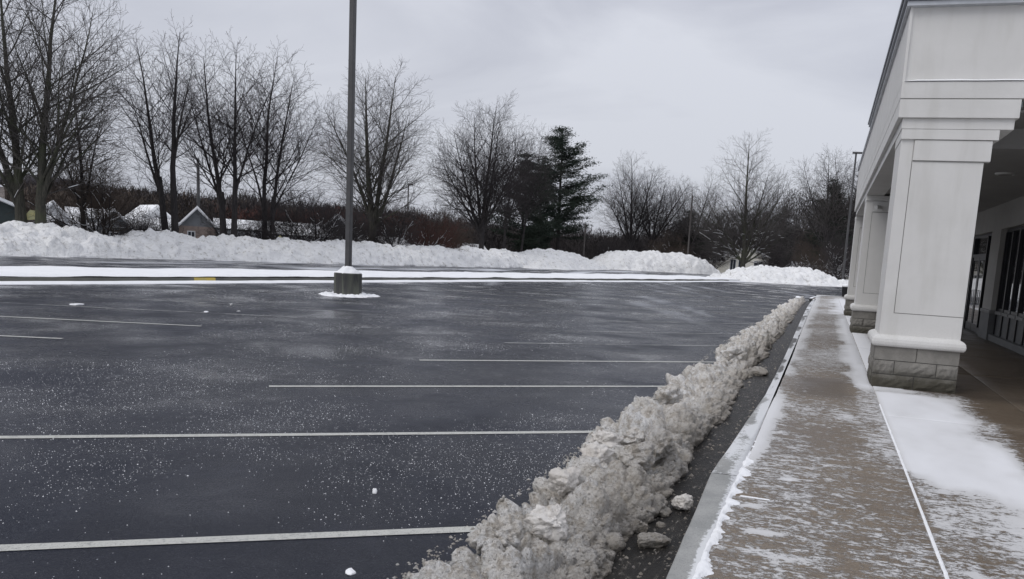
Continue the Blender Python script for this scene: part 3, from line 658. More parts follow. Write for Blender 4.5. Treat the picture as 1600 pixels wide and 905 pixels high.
for (cx, cy, rx, ry, a) in ((-.20, 4.93, .12, .055, 1.), (-.36, 4.98, .05, .05, .9), (-.12, 6.28, .075, .05, 1.0), (-.32, 5.72, .08, .07, .9), (.02, 4.45, .15, .06, .8)):
    sp_ = np.maximum(sp_, .02 * (a * np.exp(-((U - cx) / rx) ** 2 - ((W_ - cy) / ry) ** 2) * (1.2 * nA + .5) - .42))
ms, _w = masks(U, W_)
sheet = .012 * (sstep(.80, 1.12, ms) * (.6 + .9 * nA) - .72)
t = np.maximum.reduce([t1, t2, t3]) - .0015 + (nB - .5) * .003
keep = (t[F] > -.0008).any(1)
V, F2, _ = compact(np.stack([U, W_, np.clip(t, -.012, 1) * 1.0 + .0035], 1), F[keep])
o = mesh_np('snow_residue', V, F2, 'snow_thin', smooth=True); o['kind'] = 'stuff'; tag(o, 'thin crust of old snow left along the kerb and joints of the walkway', 'snow')

#=========================================================== STOREFRONT BUILDING
bld = empty('storefront_building', (4.24, 12.27, 0)); tag(bld, 'pale stucco shopping strip with a deep canopy on square pillars', 'building')
def bp(mb, name, mat, parent=None, bevel=0.):
    o = mb.build(name, mat, None, bevel); o.data.transform(Matrix.Translation((-4.24, -12.27, 0))); o.parent = parent or bld; return o
XF, XW, YE = .71, 4.24, 31.2
# fascia: lowest band, middle band and set-back upper panel
bp(MB().box(XF, 2.19, 12.23, 12.9, 3.70, 3.938).box(XF, 1.3, 12.9, YE, 3.70, 3.938), 'fascia', 'stucco', bevel=.006)
bp(MB().box(XF + .012, 7, 12.242, 12.9, 3.938, 3.95).box(XF + .012, 1.3, 12.9, YE, 3.938, 3.95), 'fascia_joint', 'groove')
bp(MB().box(XF, 7, 12.23, 13.0, 3.95, 4.165).box(XF, 1.3, 13.0, YE, 3.95, 4.165), 'fascia_band', 'stucco', bevel=.006)
bp(MB().box(XF + .035, 7, 12.29, 13.0, 4.165, 5.125).box(XF, 1.3, 13.0, YE, 4.165, 5.125).box(XF, XF + .034, 12.25, 13.0, 4.165, 5.125), 'upper_fascia', 'stucco')
# snow ledge
us = np.linspace(.735, 7, 160); vs = np.linspace(0, 1, 7); U, W_, F = grid(us, vs)
hh = .030 + .018 * fbm(np.stack([U * 3, 0 * U, 0 * U], 1), 4, 3)
taper = sstep(.735, .9, U)
o = mesh_np('ledge_snow', np.stack([U - 4.24, -.055 + W_ * .075 + 0 * U, 4.164 + np.sin(np.pi * (.12 + .8 * W_)) * hh * .9 * (.35 + .65 * taper)], 1), F, 'snow_clean', bld, True)
# lower trim band
bp(MB().box(XF + .06, 2.15, 12.28, 13.35, 3.56, 3.699).box(XF + .06, 1.2, 13.35, YE - .05, 3.56, 3.699), 'trim_band', 'stucco', bevel=.005)
# coping
bp(MB().box(XF - .05, 7, 12.18, 12.9, 5.125, 5.185).box(XF - .05, 1.3, 12.9, YE + .05, 5.125, 5.185), 'coping_drip', 'coping_light', bevel=.004)
bp(MB().box(XF - .085, 7, 12.145, 12.9, 5.185, 5.26).box(XF - .085, 1.3, 12.9, 22.3, 5.185, 5.26), 'coping', 'metal', bevel=.004)
bp(MB().box(XF - .11, 7, 12.12, 12.9, 5.26, 5.32).box(XF - .11, 1.3, 12.9, 22.4, 5.26, 5.32), 'coping_cap', 'metal', bevel=.004)
bp(MB().box(1.3, 9, 12.9, YE, 5.0, 5.12), 'roof', 'roof_dark')
# soffit and downstand behind the end beam
bp(MB().box(1.2, XW + .6, 14.3, YE - .1, 3.60, 3.66).box(2.2, XW + .6, 12.95, 14.3, 3.90, 3.94).box(1.2, 2.2, 12.95, 14.3, 3.60, 3.66), 'soffit', 'soffit')
bp(MB().box(2.2, XW + .6, 14.301, 14.36, 3.661, 3.93), 'downstand', 'soffit')
MT['teal'] = plain('grey_flashing', (.25, .28, .29))
bp(MB().box(2.19, 2.23, 12.35, 12.9, 3.86, 3.935), 'flashing', 'teal')
lt = empty('x'); bpy.data.objects.remove(lt)
mb_ = MB(); mb_.tube([(3.02, 17.5, 3.57), (3.02, 17.5, 3.60)], [.17, .18], 20)
o = bp(mb_, 'recessed_light', 'white_plastic'); mb_ = MB().tube([(3.02, 17.5, 3.562), (3.02, 17.5, 3.5695)], [.12, .12], 16); bp(mb_, 'lens', 'groove', o)
# pillars
import bmesh
def face_block(name, x0, x1, y0, y1, z0, z1, axis_, sgn, rough, parent, mat):
    # box whose outward face is a displaced grid
    L = (x1 - x0) if axis_ == 'y' else (y1 - y0)
    nu = 8 if rough else 2; nv = 4 if rough else 2
    us = np.linspace(0, 1, nu + 1); vs = np.linspace(0, 1, nv + 1); U, W_, F = grid(us, vs)
    d = np.zeros(len(U))
    if rough:
        inner = (U > .01) & (U < .99) & (W_ > .01) & (W_ < .99)
        d = np.where(inner, .006 + .022 * np.random.RandomState(int(x0 * 131 + y0 * 71 + z0 * 37) % 9999).uniform(0, 1, len(U)), 0)
    z = z0 + (z1 - z0) * W_
    if axis_ == 'y':
        yo = y0 if sgn < 0 else y1; yi = y1 if sgn < 0 else y0
        V = np.stack([x0 + (x1 - x0) * U, yo + sgn * d, z], 1); c = [(x0, yi, z0), (x1, yi, z0), (x1, yi, z1), (x0, yi, z1)]
    else:
        xo = x0 if sgn < 0 else x1; xi_ = x1 if sgn < 0 else x0
        V = np.stack([xo + sgn * d, y0 + (y1 - y0) * U, z], 1); c = [(xi_, y0, z0), (xi_, y1, z0), (xi_, y1, z1), (xi_, y0, z1)]
    nb = len(V); i00 = 0; i01 = nv; i10 = nu * (nv + 1); i11 = i10 + nv
    fl = [tuple(f) for f in F.tolist()]
    fl += [(i00, i10, nb + 1, nb), (i10, i11, nb + 2, nb + 1), (i11, i01, nb + 3, nb + 2), (i01, i00, nb, nb + 3)]
    me = bpy.data.meshes.new(name)
    # border fans keep the side faces closed
    bot = [k * (nv + 1) for k in range(nu + 1)]; top = [k * (nv + 1) + nv for k in range(nu + 1)]; lf = list(range(nv + 1)); rg = list(range(i10, i10 + nv + 1))
    fl = [tuple(f) for f in F.tolist()] + [tuple(bot) + (nb + 1, nb), tuple(top) + (nb + 2, nb + 3), tuple(lf) + (nb + 3, nb), tuple(rg) + (nb + 2, nb + 1)]
    me.from_pydata([tuple(v) for v in V] + c, [], fl); me.materials.append(MT[mat])
    bm = bmesh.new(); bm.from_mesh(me); bmesh.ops.recalc_face_normals(bm, faces=bm.faces); bm.to_mesh(me); bm.free()
    o = bpy.data.objects.new(name, me); C.objects.link(o); o.parent = parent; return o
def pillar():
    # local origin: front-left ground corner of the block base
    W, Dp = 1.06, 1.16
    sh = MB()
    x0, x1, y0, y1 = .03, 1.09, .05, 1.12
    zb, zt = .70, 3.14
    # shaft with a recessed groove outlining a panel on each wide face
    sh.box(x0, x1, y0 + .012, y1, zb, 3.56)
    g = .010
    px0, px1, pz0, pz1 = x0 + .17, x1 + .0, 1.06, zt
    sh.box(x0, x1, y0, y0 + .011, zb, pz0 - g)            # below the groove
    sh.box(x0, px0 - g, y0, y0 + .011, pz0 - g, 3.56)
    sh.box(px0, px1, y0, y0 + .011, pz0, zt)
    o = sh.build('pillar', 'stucco', bld)
    gm = MB().box(px0 - g, px0, y0 + .008, y0 + .0125, pz0 - g, zt).box(px0 - g, px1 - .001, y0 + .008, y0 + .0125, pz0 - g, pz0 - .0001)
    gm.build('groove', 'groove', o)
    # head blocks stepping out
    MB().box(px0, x1 + .075, y0 - .02, y1 + .02, zt + .008, 3.415).build('head_block', 'stucco', o, .004)
    MB().box(px0 + .005, x1 + .06, y0 - .012, y1 + .01, zt - .004, zt + .008).build('joint', 'groove', o)
    MB().box(x0 - .01, x1 + .14, y0 - .035, y1 + .03, 3.425, 3.558).build('head_cap', 'stucco', o, .004)
    # base moulding, rounded: ring of profile
    prof = [(-.02, .578), (.04, .585), (.060, .61), (.064, .65), (.055, .69), (.035, .715), (.0, .735), (-.08, .75)]
    us = []
    rc = [(0, .0), (W + .04, .0), (W + .04, Dp), (0, Dp)]
    V = []; nP = len(prof)
    for (cx, cy), (sx, sy) in zip(rc, ((-1, -1), (1, -1), (1, 1), (-1, 1))):
        for a, z in prof: V.append((cx + sx * a, cy + sy * a, z))
    Fm = []
    for i in range(4):
        j = (i + 1) % 4
        for k in range(nP - 1): Fm.append((i * nP + k, j * nP + k, j * nP + k + 1, i * nP + k + 1))
    mm = MB(); mm.v = V; mm.f = Fm; mm.build('base_moulding', 'stucco', o, .012)
    MB().box(.012, W + .028, .012, Dp - .012, -.03, .58).build('mortar', 'mortar', o)
    h = .193; t = .18; g = .0055
    for c in range(3):
        z0 = -.005 + c * .1975; z1 = z0 + .1865 + (.002 if c == 2 else 0); rgh = c < 2; mt = 'block' if rgh else 'block_s'
        WW = W + .04
        cuts = [0, WW / 2, WW] if c != 1 else [0, WW * .25, WW * .75, WW]
        for s, ya, yb in ((-1, 0, t), (1, Dp - t, Dp)):
            for a, b in zip(cuts, cuts[1:]): face_block('block', a + g * (a > 0), b - g * (b < WW), ya, yb, z0, z1, 'y', s, rgh, o, mt)
        cuts = [t + .004, Dp / 2, Dp - t - .004] if c != 1 else [t + .004, Dp * .33, Dp * .67, Dp - t - .004]
        for s, xa, xb in ((-1, -.003, t), (1, WW - t, WW + .003)):
            for a, b in zip(cuts, cuts[1:]): face_block('block', xa, xb, a + g, b - g, z0, z1, 'x', s, rgh, o, mt)
    return o
p0 = pillar()
for i, (yy, l) in enumerate(((12.27, None), (22.7, None), (31.1, None))):
    q = p0 if i == 0 else copy_tree(p0, bld)
    q.location = (.76 - 4.24, yy - 12.27, 0)
# small camera fixture on the second pillar
fx_ = bp(MB().box(1.12, 1.2, 22.64, 22.74, 3.22, 3.30), 'wall_lamp', 'white_plastic'); bp(MB().tube([(1.12, 22.62, 3.27), (1.02, 22.5, 3.24)], [.045, .055], 12), 'lamp_head', 'white_plastic', fx_)

# storefront wall with deep openings
gl = XW + .16
ops = [(14.0, 24.02), (25.32, 30.3)]
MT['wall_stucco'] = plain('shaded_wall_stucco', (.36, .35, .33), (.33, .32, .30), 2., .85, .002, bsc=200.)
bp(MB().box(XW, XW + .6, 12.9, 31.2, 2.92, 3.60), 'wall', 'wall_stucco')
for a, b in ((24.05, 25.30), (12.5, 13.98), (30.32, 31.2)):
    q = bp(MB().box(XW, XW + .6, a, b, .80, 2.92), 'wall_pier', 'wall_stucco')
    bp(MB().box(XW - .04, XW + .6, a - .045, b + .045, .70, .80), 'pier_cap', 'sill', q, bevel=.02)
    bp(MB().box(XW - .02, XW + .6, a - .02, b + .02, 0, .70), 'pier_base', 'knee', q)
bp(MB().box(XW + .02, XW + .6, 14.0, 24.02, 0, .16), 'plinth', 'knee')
nm = 12; step = 10.02 / nm
win = bp(MB().box(gl - .02, gl + .14, 14.0, 24.02, .78, .86).box(gl - .02, gl + .14, 14.0, 24.02, 2.84, 2.92), 'window', 'bronze')
for k in range(nm + 1):
    y = 14.0 + step * k
    bp(MB().box(gl - .035, gl + .10, y - .04, y + .04, .16, 2.84), 'mullion', 'bronze', win)
for k in range(nm):
    a, b = 14.04 + step * k, 14.0 + step * (k + 1) - .04
    bp(MB().box(gl + .03, gl + .05, a, b, .86, 2.84), 'pane', 'glass', win)
    bp(MB().box(gl + .0, gl + .04, a, b, .16, .70), 'knee_panel', 'knee', win)
    bp(MB().box(gl - .06, gl + .06, a, b, .70, .78), 'sill', 'sill', win)
dr = bp(MB().box(gl - .05, gl + .1, 25.34, 25.42, 0, 2.92).box(gl - .05, gl + .1, 26.42, 26.50, 0, 2.92).box(gl - .05, gl + .1, 28.7, 28.8, 0, 2.92).box(gl - .05, gl + .1, 26.5, 28.7, 2.25, 2.34).box(gl - .05, gl + .1, 25.42, 28.7, 2.84, 2.92).box(gl - .05, gl + .1, 25.42, 26.42, .0, .18).box(gl - .05, gl + .1, 30.2, 30.3, 0, 2.92), 'entrance', 'bronze')
bp(MB().box(gl + .03, gl + .05, 25.42, 26.42, .18, 2.84).box(gl + .03, gl + .05, 28.8, 30.2, .0, 2.92).box(gl + .03, gl + .05, 26.5, 28.7, 2.34, 2.84), 'pane', 'glass', dr)
for a, b, hy in ((26.51, 27.58, 27.45), (27.62, 28.69, 27.75)):
    dd = bp(MB().box(gl - .02, gl + .02, a, a + .1, .02, 2.25).box(gl - .02, gl + .02, b - .1, b, .02, 2.25).box(gl - .02, gl + .02, a + .1, b - .1, .02, .25).box(gl - .02, gl + .02, a + .1, b - .1, 2.15, 2.25), 'door', 'bronze', dr)
MT['handle'] = plain('steel_handle', (.45, .45, .45), rough=.3, metal=.9)
for hy in (27.44, 27.76): bp(MB().tube([(gl - .03, hy, 1.25), (gl - .09, hy, 1.25), (gl - .09, hy, .85), (gl - .03, hy, .85)], [.013] * 4, 8), 'door_handle', 'handle', dr)
for a, b in ((26.61, 27.48), (27.72, 28.59)): bp(MB().box(gl - .005, gl + .005, a, b, .25, 2.15), 'door_pane', 'glass', dr)
bp(MB().box(XW + .55, 9, 12.9, 31.2, -.1, 5.0), 'rear_body', 'stucco')
# black bin beyond the last pillar
bn = empty('litter_bin', (1.22, 54.0, -.01)); tag(bn, 'small black bin with a cap of snow behind the farthest pillar', 'bin')
MB().tube([(0, 0, 0), (0, 0, .62)], [.20, .24], 14).build('body', 'bronze', bn); MB().tube([(0, 0, .62), (0, 0, .72), (0, 0, .80)], [.26, .24, .09], 14).build('snow_cap', 'snow_clean', bn, 0, True)

#=========================================================== LAMP POSTS
lp = empty('lamp_post', (-14.85, 23.3, LOT)); tag(lp, 'tall square lamp post rising from a stained round concrete base in the lot', 'lamp post')
n = 28; mb_ = MB().tube([(0, 0, -.05), (0, 0, .70), (0, 0, .73)], [.445, .445, .425], n); mb_.build('concrete_base', 'base', lp, 0, False)
MB().box(-.085, .085, -.085, .085, .70, 12.0).build('pole', 'pole', lp, .02)
MB().box(-.2, .2, -.2, .2, .73, .76).build('base_plate', 'pole', lp)
MB().box(.086, .10, -.05, .05, 1.0, 1.16).build('hand_hole_cover', 'pole', lp)
for s in (-1, 1):
    o = MB().box(min(.12 * s, .9 * s), max(.12 * s, .9 * s), -.05, .05, 11.8, 11.9).build('arm', 'pole', lp)
    MB().box(min(.6 * s, 1.3 * s), max(.6 * s, 1.3 * s), -.2, .2, 11.68, 11.82).build('lamp_head', 'pole', lp, .03)
def ring_snow(name, cx, cy, r0, r1, h, z, seed, label):
    us = np.linspace(0, 2 * np.pi, 140); vs = np.linspace(0, 1, 26); U, W_, F = grid(us, vs)
    ro = r1 * (1 + (fbm(np.stack([np.cos(U) * 1.6 + 5, np.sin(U) * 1.6, 0 * U], 1), seed, 4) - .5) * .55)
    r = r0 + (ro - r0) * W_
    P = np.stack([cx + r * np.cos(U), cy + r * np.sin(U), 0 * U], 1)
    zz = z + h * (1 - W_) ** .8 * (.7 + .9 * fbm(P * 3, seed + 3, 3)) + (clods(P / .16, seed + 7) * .09) * sstep(1, .7, W_) - .02
    P[:, 2] = zz
    return tag(mesh_np(name, P, F, 'snow_clean', smooth=True), label, 'snow')
ring_snow('snow_ring', -14.85, 23.3, .40, 1.02, .06, LOT, 7, 'ragged ring of white snow around the foot of the round concrete base')
us = np.linspace(0, 2 * np.pi, 60); vs = np.linspace(0, 1, 14); U, W_, F = grid(us, vs)
r = .13 + .31 * W_; P = np.stack([-14.85 + r * np.cos(U), 23.3 + r * np.sin(U), 0 * U], 1); P[:, 2] = LOT + .715 + .24 * (1 - W_ ** .9) + (fbm(P * 9, 3, 3) - .5) * .07 - .03 * (W_ > .98)
tag(mesh_np('snow_heap', P, F, 'snow_clean', smooth=True), 'cone of snow heaped on top of the concrete base around the post', 'snow')
def far_pole(x, y, h, r, label, arm=None, mat='pole', cat='pole', lean=0.):
    e = empty('lamp_post' if arm else 'utility_pole', (x, y, -.4)); tag(e, label, cat)
    MB().tube([(0, 0, 0), (lean * h, 0, h)], [r, r * .75], 8).build('pole', mat, e)
    if arm:
        sx, L, hw = arm
        MB().box(min(0, sx * L), max(0, sx * L), -.06, .06, h - .12, h).build('arm', mat, e)
        MB().box(sx * L - hw, sx * L + hw, -.22, .22, h - .2, h - .02).build('lamp_head', mat, e, .03)
    return e
far_pole(1.75, 98.0, 15.1, .13, 'thin dark lamp post with a flat head beside the far pillars', (1, .35, .75), cat='lamp post')
far_pole(-34.1, 115.1, 6.5, .13, 'short pale pole standing between the two snow piles', mat='twig_grey', lean=.0)
far_pole(-20.9, 127.5, 12.1, .15, 'tall thin grey pole at the right end of the flat-topped snow pile', mat='twig_grey')
far_pole(-58, 106, 10.6, .12, 'distant street lamp sticking up left of the big vase-shaped tree', (.5, .8, .3), mat='twig_grey', cat='lamp post')
far_pole(-66, 74, 9.9, .2, 'wooden utility pole showing through the branches of the left trees')
#=========================================================== TREES
def nrm(x, y, z):
    l = math.sqrt(x * x + y * y + z * z) or 1; return x / l, y / l, z / l
class Tree:
    def __init__(s, seed): s.R = random.Random(seed); s.nodes = []; s.pid = 0; s.limbs = []
    def grow(s, p, d, L, r, lv, cfg):
        R = s.R; nseg = max(3, min(9, int(L / cfg['seg'][lv]))); st = L / nseg; wob = cfg['wob'][lv]; trop = cfg['trop'][lv]
        pid = s.pid; s.pid += 1; pts = [(p, d, r)]; x, y, z = p; dx, dy, dz = d
        for i in range(nseg):
            dx, dy, dz = nrm(dx + R.gauss(0, wob), dy + R.gauss(0, wob), dz + R.gauss(0, wob) + trop)
            x += dx * st; y += dy * st; z += dz * st
            t = (i + 1) / nseg; pts.append(((x, y, z), (dx, dy, dz), max(r * (1 - t * cfg['tap'][lv]), cfg['rmin'])))
        for q in pts: s.nodes.append((*q[0], *q[1], q[2], pid, lv))
        if lv + 1 >= cfg['levels']: return pts
        nc = cfg['n'][lv]; nc = max(1, int(nc * min(1.3, L / cfg['ref'][lv]) + R.random())); az = R.random() * 6.28; t0 = cfg['start'][lv]
        for k in range(nc):
            t = t0 + (1 - t0) * (k + R.random() * .8) / nc; f = t * nseg; i = min(int(f), nseg - 1); f -= i
            a, b = pts[i], pts[i + 1]; q = tuple(a[0][j] + (b[0][j] - a[0][j]) * f for j in range(3)); dd = a[1]; rr = a[2] + (b[2] - a[2]) * f
            az += 2.4 + R.gauss(0, .35); an = math.radians(R.gauss(cfg['ang'][lv], 7))
            ux, uy, uz = nrm(*( (-dd[1], dd[0], 0) if abs(dd[2]) < .95 else (1, 0, .05)))
            vx, vy, vz = dd[1] * uz - dd[2] * uy, dd[2] * ux - dd[0] * uz, dd[0] * uy - dd[1] * ux
            ca, sa = math.cos(az), math.sin(az); c, sn_ = math.cos(an), math.sin(an)
            nd = nrm(dd[0] * c + (ux * ca + vx * sa) * sn_, dd[1] * c + (uy * ca + vy * sa) * sn_, dd[2] * c + (uz * ca + vz * sa) * sn_)
            cl = L * cfg['rat'][lv] * (1.15 - cfg['fall'][lv] * (t - t0) / (1 - t0 + .001)) * R.uniform(.75, 1.15)
            s.grow(q, nd, cl, min(rr * .62, cl * cfg['rl']) + .001, lv + 1, cfg)
        return pts
    def arrays(s): return np.array(s.nodes)
def tubes(N, sides, off=0.):
    # N rows: pos3 dir3 r pid lv
    p, d, r, pid = N[:, :3], N[:, 3:6], N[:, 6], N[:, 7]
    ref = np.where(np.abs(d[:, 2:3]) > .9, np.array([[1., 0, 0]]), np.array([[0, 0, 1.]]))
    u = np.cross(d, ref); u /= np.linalg.norm(u, axis=1)[:, None] + 1e-9; v = np.cross(d, u)
    a = np.arange(sides) * 2 * np.pi / sides
    V = p[:, None] + r[:, None, None] * (np.cos(a)[None, :, None] * u[:, None] + np.sin(a)[None, :, None] * v[:, None])
    i = np.where(pid[1:] == pid[:-1])[0]
    k = np.arange(sides); k2 = (k + 1) % sides
    F = np.stack([i[:, None] * sides + k, i[:, None] * sides + k2, (i[:, None] + 1) * sides + k2, (i[:, None] + 1) * sides + k], -1).reshape(-1, 4)
    return V.reshape(-1, 3), F
def bigcfg(**k):
    c = dict(levels=5, seg=[.9, .9, .6, .45, .35], wob=[.03, .030, .045, .06, .075], trop=[.02, .02, .030, .03, .03], tap=[.45, .92, .88, .8, .6], rmin=.0065,
             n=[3, 19, 9, 6, 0], ref=[1, 9, 3.2, 1.6, 1], start=[.9, .07, .10, .12, .1], ang=[20, 46, 40, 36, 34], rat=[1, .50, .46, .46, .5], fall=[0, .80, .55, .4, 0], rl=.0098)
    c.update(k); return c
def snowy(N, rs_, zmax, prob, rmin=.02):
    # white caps lying on near-horizontal lower limbs and in the crotches
    p, d, r, pid = N[:, :3], N[:, 3:6], N[:, 6], N[:, 7]
    i = np.where((pid[1:] == pid[:-1]) & (r[1:] > rmin) & (p[1:, 2] < zmax) & (np.abs(d[1:, 2]) < .93))[0]
    i = i[rs_.uniform(0, 1, len(i)) < prob]
    rows = []
    for k, j in enumerate(i):
        rr = max(min(r[j], .05) * .8, .016)
        for q in (j, j + 1):
            x = N[q].copy(); x[2] += r[q] * .85; x[6] = rr; x[7] = k; rows.append(x)
    return np.array(rows) if rows else None
def place_tree(name, nodes, loc, label, group=None, bark='bark', twig='twig', cut=.045, snow=None, seed=1, cat='tree'):
    e = empty(name, loc); tag(e, label, cat, group)
    pid = nodes[:, 7].astype(int); mr = np.zeros(pid.max() + 1); np.maximum.at(mr, pid, nodes[:, 6]); thick = mr[pid] > cut
    if thick.any():
        V, F = tubes(nodes[thick], 7); mesh_np('trunk', V, F, bark, e, True)
    if (~thick).any():
        V, F = tubes(nodes[~thick], 3); mesh_np('crown', V, F, twig, e)
    if snow:
        S = snowy(nodes, np.random.RandomState(seed), snow[0], snow[1], snow[2] if len(snow) > 2 else .02)
        if S is not None:
            V, F = tubes(S, 5); mesh_np('branch_snow', V, F, 'snow_clean', e)['kind'] = 'stuff'
    return e
def big(name, loc, H, label, seed, stems, cfg=None, bark='bark', twig='twig', snow=(4.5, .25), **k):
    # stems: list of (x offset, lean x, lean y, trunk radius, fork height, [(lean deg, azimuth deg, rel length)...])
    t = Tree(seed); c = bigcfg(**(cfg or {}))
    for (ox, lx, ly, r, fh, leaders) in stems:
        d = nrm(lx, ly, 1); p = (ox, 0, -.3)
        n = 5; pid = t.pid; t.pid += 1
        for i in range(n + 1):
            q = (p[0] + d[0] * fh * i / n, p[1] + d[1] * fh * i / n, p[2] + (fh + .3) * i / n)
            t.nodes.append((*q, *d, r * (1.35 if i == 0 else 1 - .40 * i / n), pid, 0))
        for j, (ln, az, rel) in enumerate(leaders):
            a = math.radians(ln); z = math.radians(az); dd = nrm(math.sin(a) * math.cos(z), math.sin(a) * math.sin(z), math.cos(a))
            h0 = fh * (.75 + .25 * t.R.random()); q = (p[0] + d[0] * h0, p[1] + d[1] * h0, h0 - .15)
            L = (H - fh) * rel / max(.75, math.cos(a * .6)); t.grow(q, dd, L, r * (.62 if j == 0 else .50 if rel > .85 else .38 if rel > .6 else .26), 1, c)
    N = t.arrays()
    zmax = N[:, 2].max(); 
    return place_tree(name, N, loc, label, bark=bark, twig=twig, snow=snow, seed=seed, **k)
Gt = -.45
# az in degrees: 17+180 -> towards picture left ; picture right direction is about +17 deg
R_, L_ = 17, 197
big('bare_tree', (-44.9, 36.3, Gt), 17.0, 'huge mossy many-limbed bare tree at the far left edge', 11, [(0, -.04, 0, .42, 3.4, [(3, 90, 1), (16, L_, .9), (24, L_ + 40, .6)]), (1.35, .03, 0, .40, 3.6, [(3, R_, 1.02), (17, R_, .85), (26, R_ + 60, .55)])], bark='bark_green', twig='twig_grey')
big('bare_tree', (-44.6, 40.1, Gt), 12.0, 'slender fine-twigged bare tree between the huge left tree and the forked tree', 12, [(0, .02, 0, .2, 3.4, [(3, R_, 1), (13, L_, .75), (15, R_, .8)])], twig='twig_brown')
big('bare_tree', (-42.9, 45.3, Gt), 15.4, 'tall bare tree with two long trunks leaning left from one base', 13, [(0, -.13, 0, .28, 5.6, [(8, L_, .98), (18, L_, .7)]), (.6, -.03, 0, .28, 6.4, [(1, R_, 1), (12, R_, .78)])])
big('bare_tree', (-41.7, 49.3, Gt), 15.6, 'tall bare tree with paired dark trunks in the middle of the left row', 14, [(0, -.05, 0, .30, 5.0, [(6, L_, 1), (19, L_, .8)]), (.75, .03, 0, .27, 5.2, [(3, R_, .98), (15, R_, .78)])])
big('bare_tree', (-40.7, 52.5, Gt), 15.3, 'tall bare tree fanning right toward the lamp post', 15, [(0, -.02, 0, .25, 5.2, [(2, L_, 1), (14, L_, .75)]), (.55, .03, 0, .22, 5.0, [(7, R_, .97), (21, R_, .8)])])
big('bare_tree', (-38.7, 64.5, Gt), 17.0, 'broad bare tree with a pale mossy trunk right behind the lamp post', 16, [(0, .0, 0, .50, 4.0, [(5, L_, 1), (19, L_, .85), (9, R_, 1), (23, R_, .8)])], bark='bark_green', twig='twig_grey')
big('bare_tree', (-36.9, 84.4, Gt), 18.0, 'big vase-shaped bare tree in the centre with radiating limbs', 17, [(0, 0, 0, .38, 4.2, [(1, R_, 1), (8, L_, .97), (20, L_, .86), (34, L_, .7), (12, R_, .93), (26, R_, .76)])])
big('bare_tree', (-37.7, 93.1, Gt), 18.0, 'thin-trunked bare tree just right of the vase-shaped tree', 18, [(0, 0, 0, .18, 6, [(6, R_, 1), (18, R_, .85), (16, L_, .8), (30, R_, .6)])])
big('bare_tree', (-36.7, 95.8, Gt), 16.8, 'leaning thin bare tree touching the left pine', 19, [(0, .10, 0, .16, 6, [(8, R_, 1), (20, R_, .8), (18, L_, .7)])])
big('bare_tree', (-31.6, 134.3, Gt), 18.4, 'bare tree with spreading crown right of the pines', 20, [(0, 0, 0, .40, 4.4, [(2, L_, 1), (15, L_, .9), (30, L_, .72), (12, R_, .95), (27, R_, .75)])], cut=.06)
big('bare_tree', (-29.4, 136.9, Gt), 16.8, 'bare tree leaning right behind the flat-topped snow pile', 21, [(0, .14, 0, .36, 5, [(10, R_, .95), (26, R_, .95), (40, R_, .8), (8, L_, .9), (24, L_, .7)])], cut=.06)
big('bare_tree', (-23.5, 146, Gt), 17.5, 'faint bare tree behind the tall thin grey pole', 22, [(0, .06, 0, .28, 5, [(12, R_, 1), (28, R_, .85), (16, L_, .9), (36, L_, .6)])], twig='twig_grey', cut=.06)
big('bare_tree', (-11.4, 117.4, Gt), 18.9, 'tall oval bare tree standing in front of the small white cottage', 37, [(0, 0, 0, .55, 2.8, [(2, L_, 1), (12, R_, .78), (26, R_, .72), (38, R_, .66), (34, L_, .62), (48, L_, .55), (20, 100, .6), (58, R_, .45), (64, L_, .4)])], {'n': [3, 20, 9, 6, 0], 'wob': [.03, .02, .045, .06, .075]}, bark='bark_green', twig='twig_grey', snow=(7, .3), cut=.06)
big('bare_tree', (-.4, 127, Gt), 19.0, 'wispy bare tree rising left of the thin dark lamp post', 24, [(0, 0, 0, .3, 6, [(6, L_, 1), (20, L_, .9), (36, L_, .7), (10, R_, .9)])], twig='twig_grey', cut=.06)
big('bare_tree', (2.4, 130, Gt), 20.6, 'tall dark bare tree partly hidden by the storefront pillars', 25, [(0, 0, 0, .34, 7, [(3, R_, 1), (14, L_, .95), (16, R_, .9), (32, L_, .6), (30, R_, .6)])], cut=.06)
# low spreading ornamental trees with snow in the forks
def small_nodes(seed, H, spread, nlim=7, levels=5, start=.5, dens=1.):
    t = Tree(seed); c = bigcfg(levels=levels, n=[3, int(10 * dens), int(8 * dens), 5, 0], ref=[1, 2.5, 1.2, .7, 1], seg=[.4, .3, .25, .2, .2], wob=[.05, .11, .14, .16, .18], trop=[.02, .05, .04, .03, .0], ang=[20, 42, 42, 40, 38], rat=[1, .5, .5, .5, .5], rmin=.0055, rl=.012)
    pid = t.pid; t.pid += 1
    for i in range(4): t.nodes.append((0, 0, -.2 + (start + .2) * i / 3, 0, 0, 1, .028 * H * (1.2 if i == 0 else 1 - .1 * i), pid, 0))
    for j in range(nlim):
        az = 2 * math.pi * j / nlim + t.R.uniform(-.4, .4); ln = math.radians(t.R.uniform(*spread)); L = H * t.R.uniform(.72, .95) * (1 - .25 * math.sin(ln) * 0)
        t.grow((0, 0, start * t.R.uniform(.8, 1)), nrm(math.sin(ln) * math.cos(az), math.sin(ln) * math.sin(az), math.cos(ln)), L, .012 * H, 1, c)
    return t.arrays()
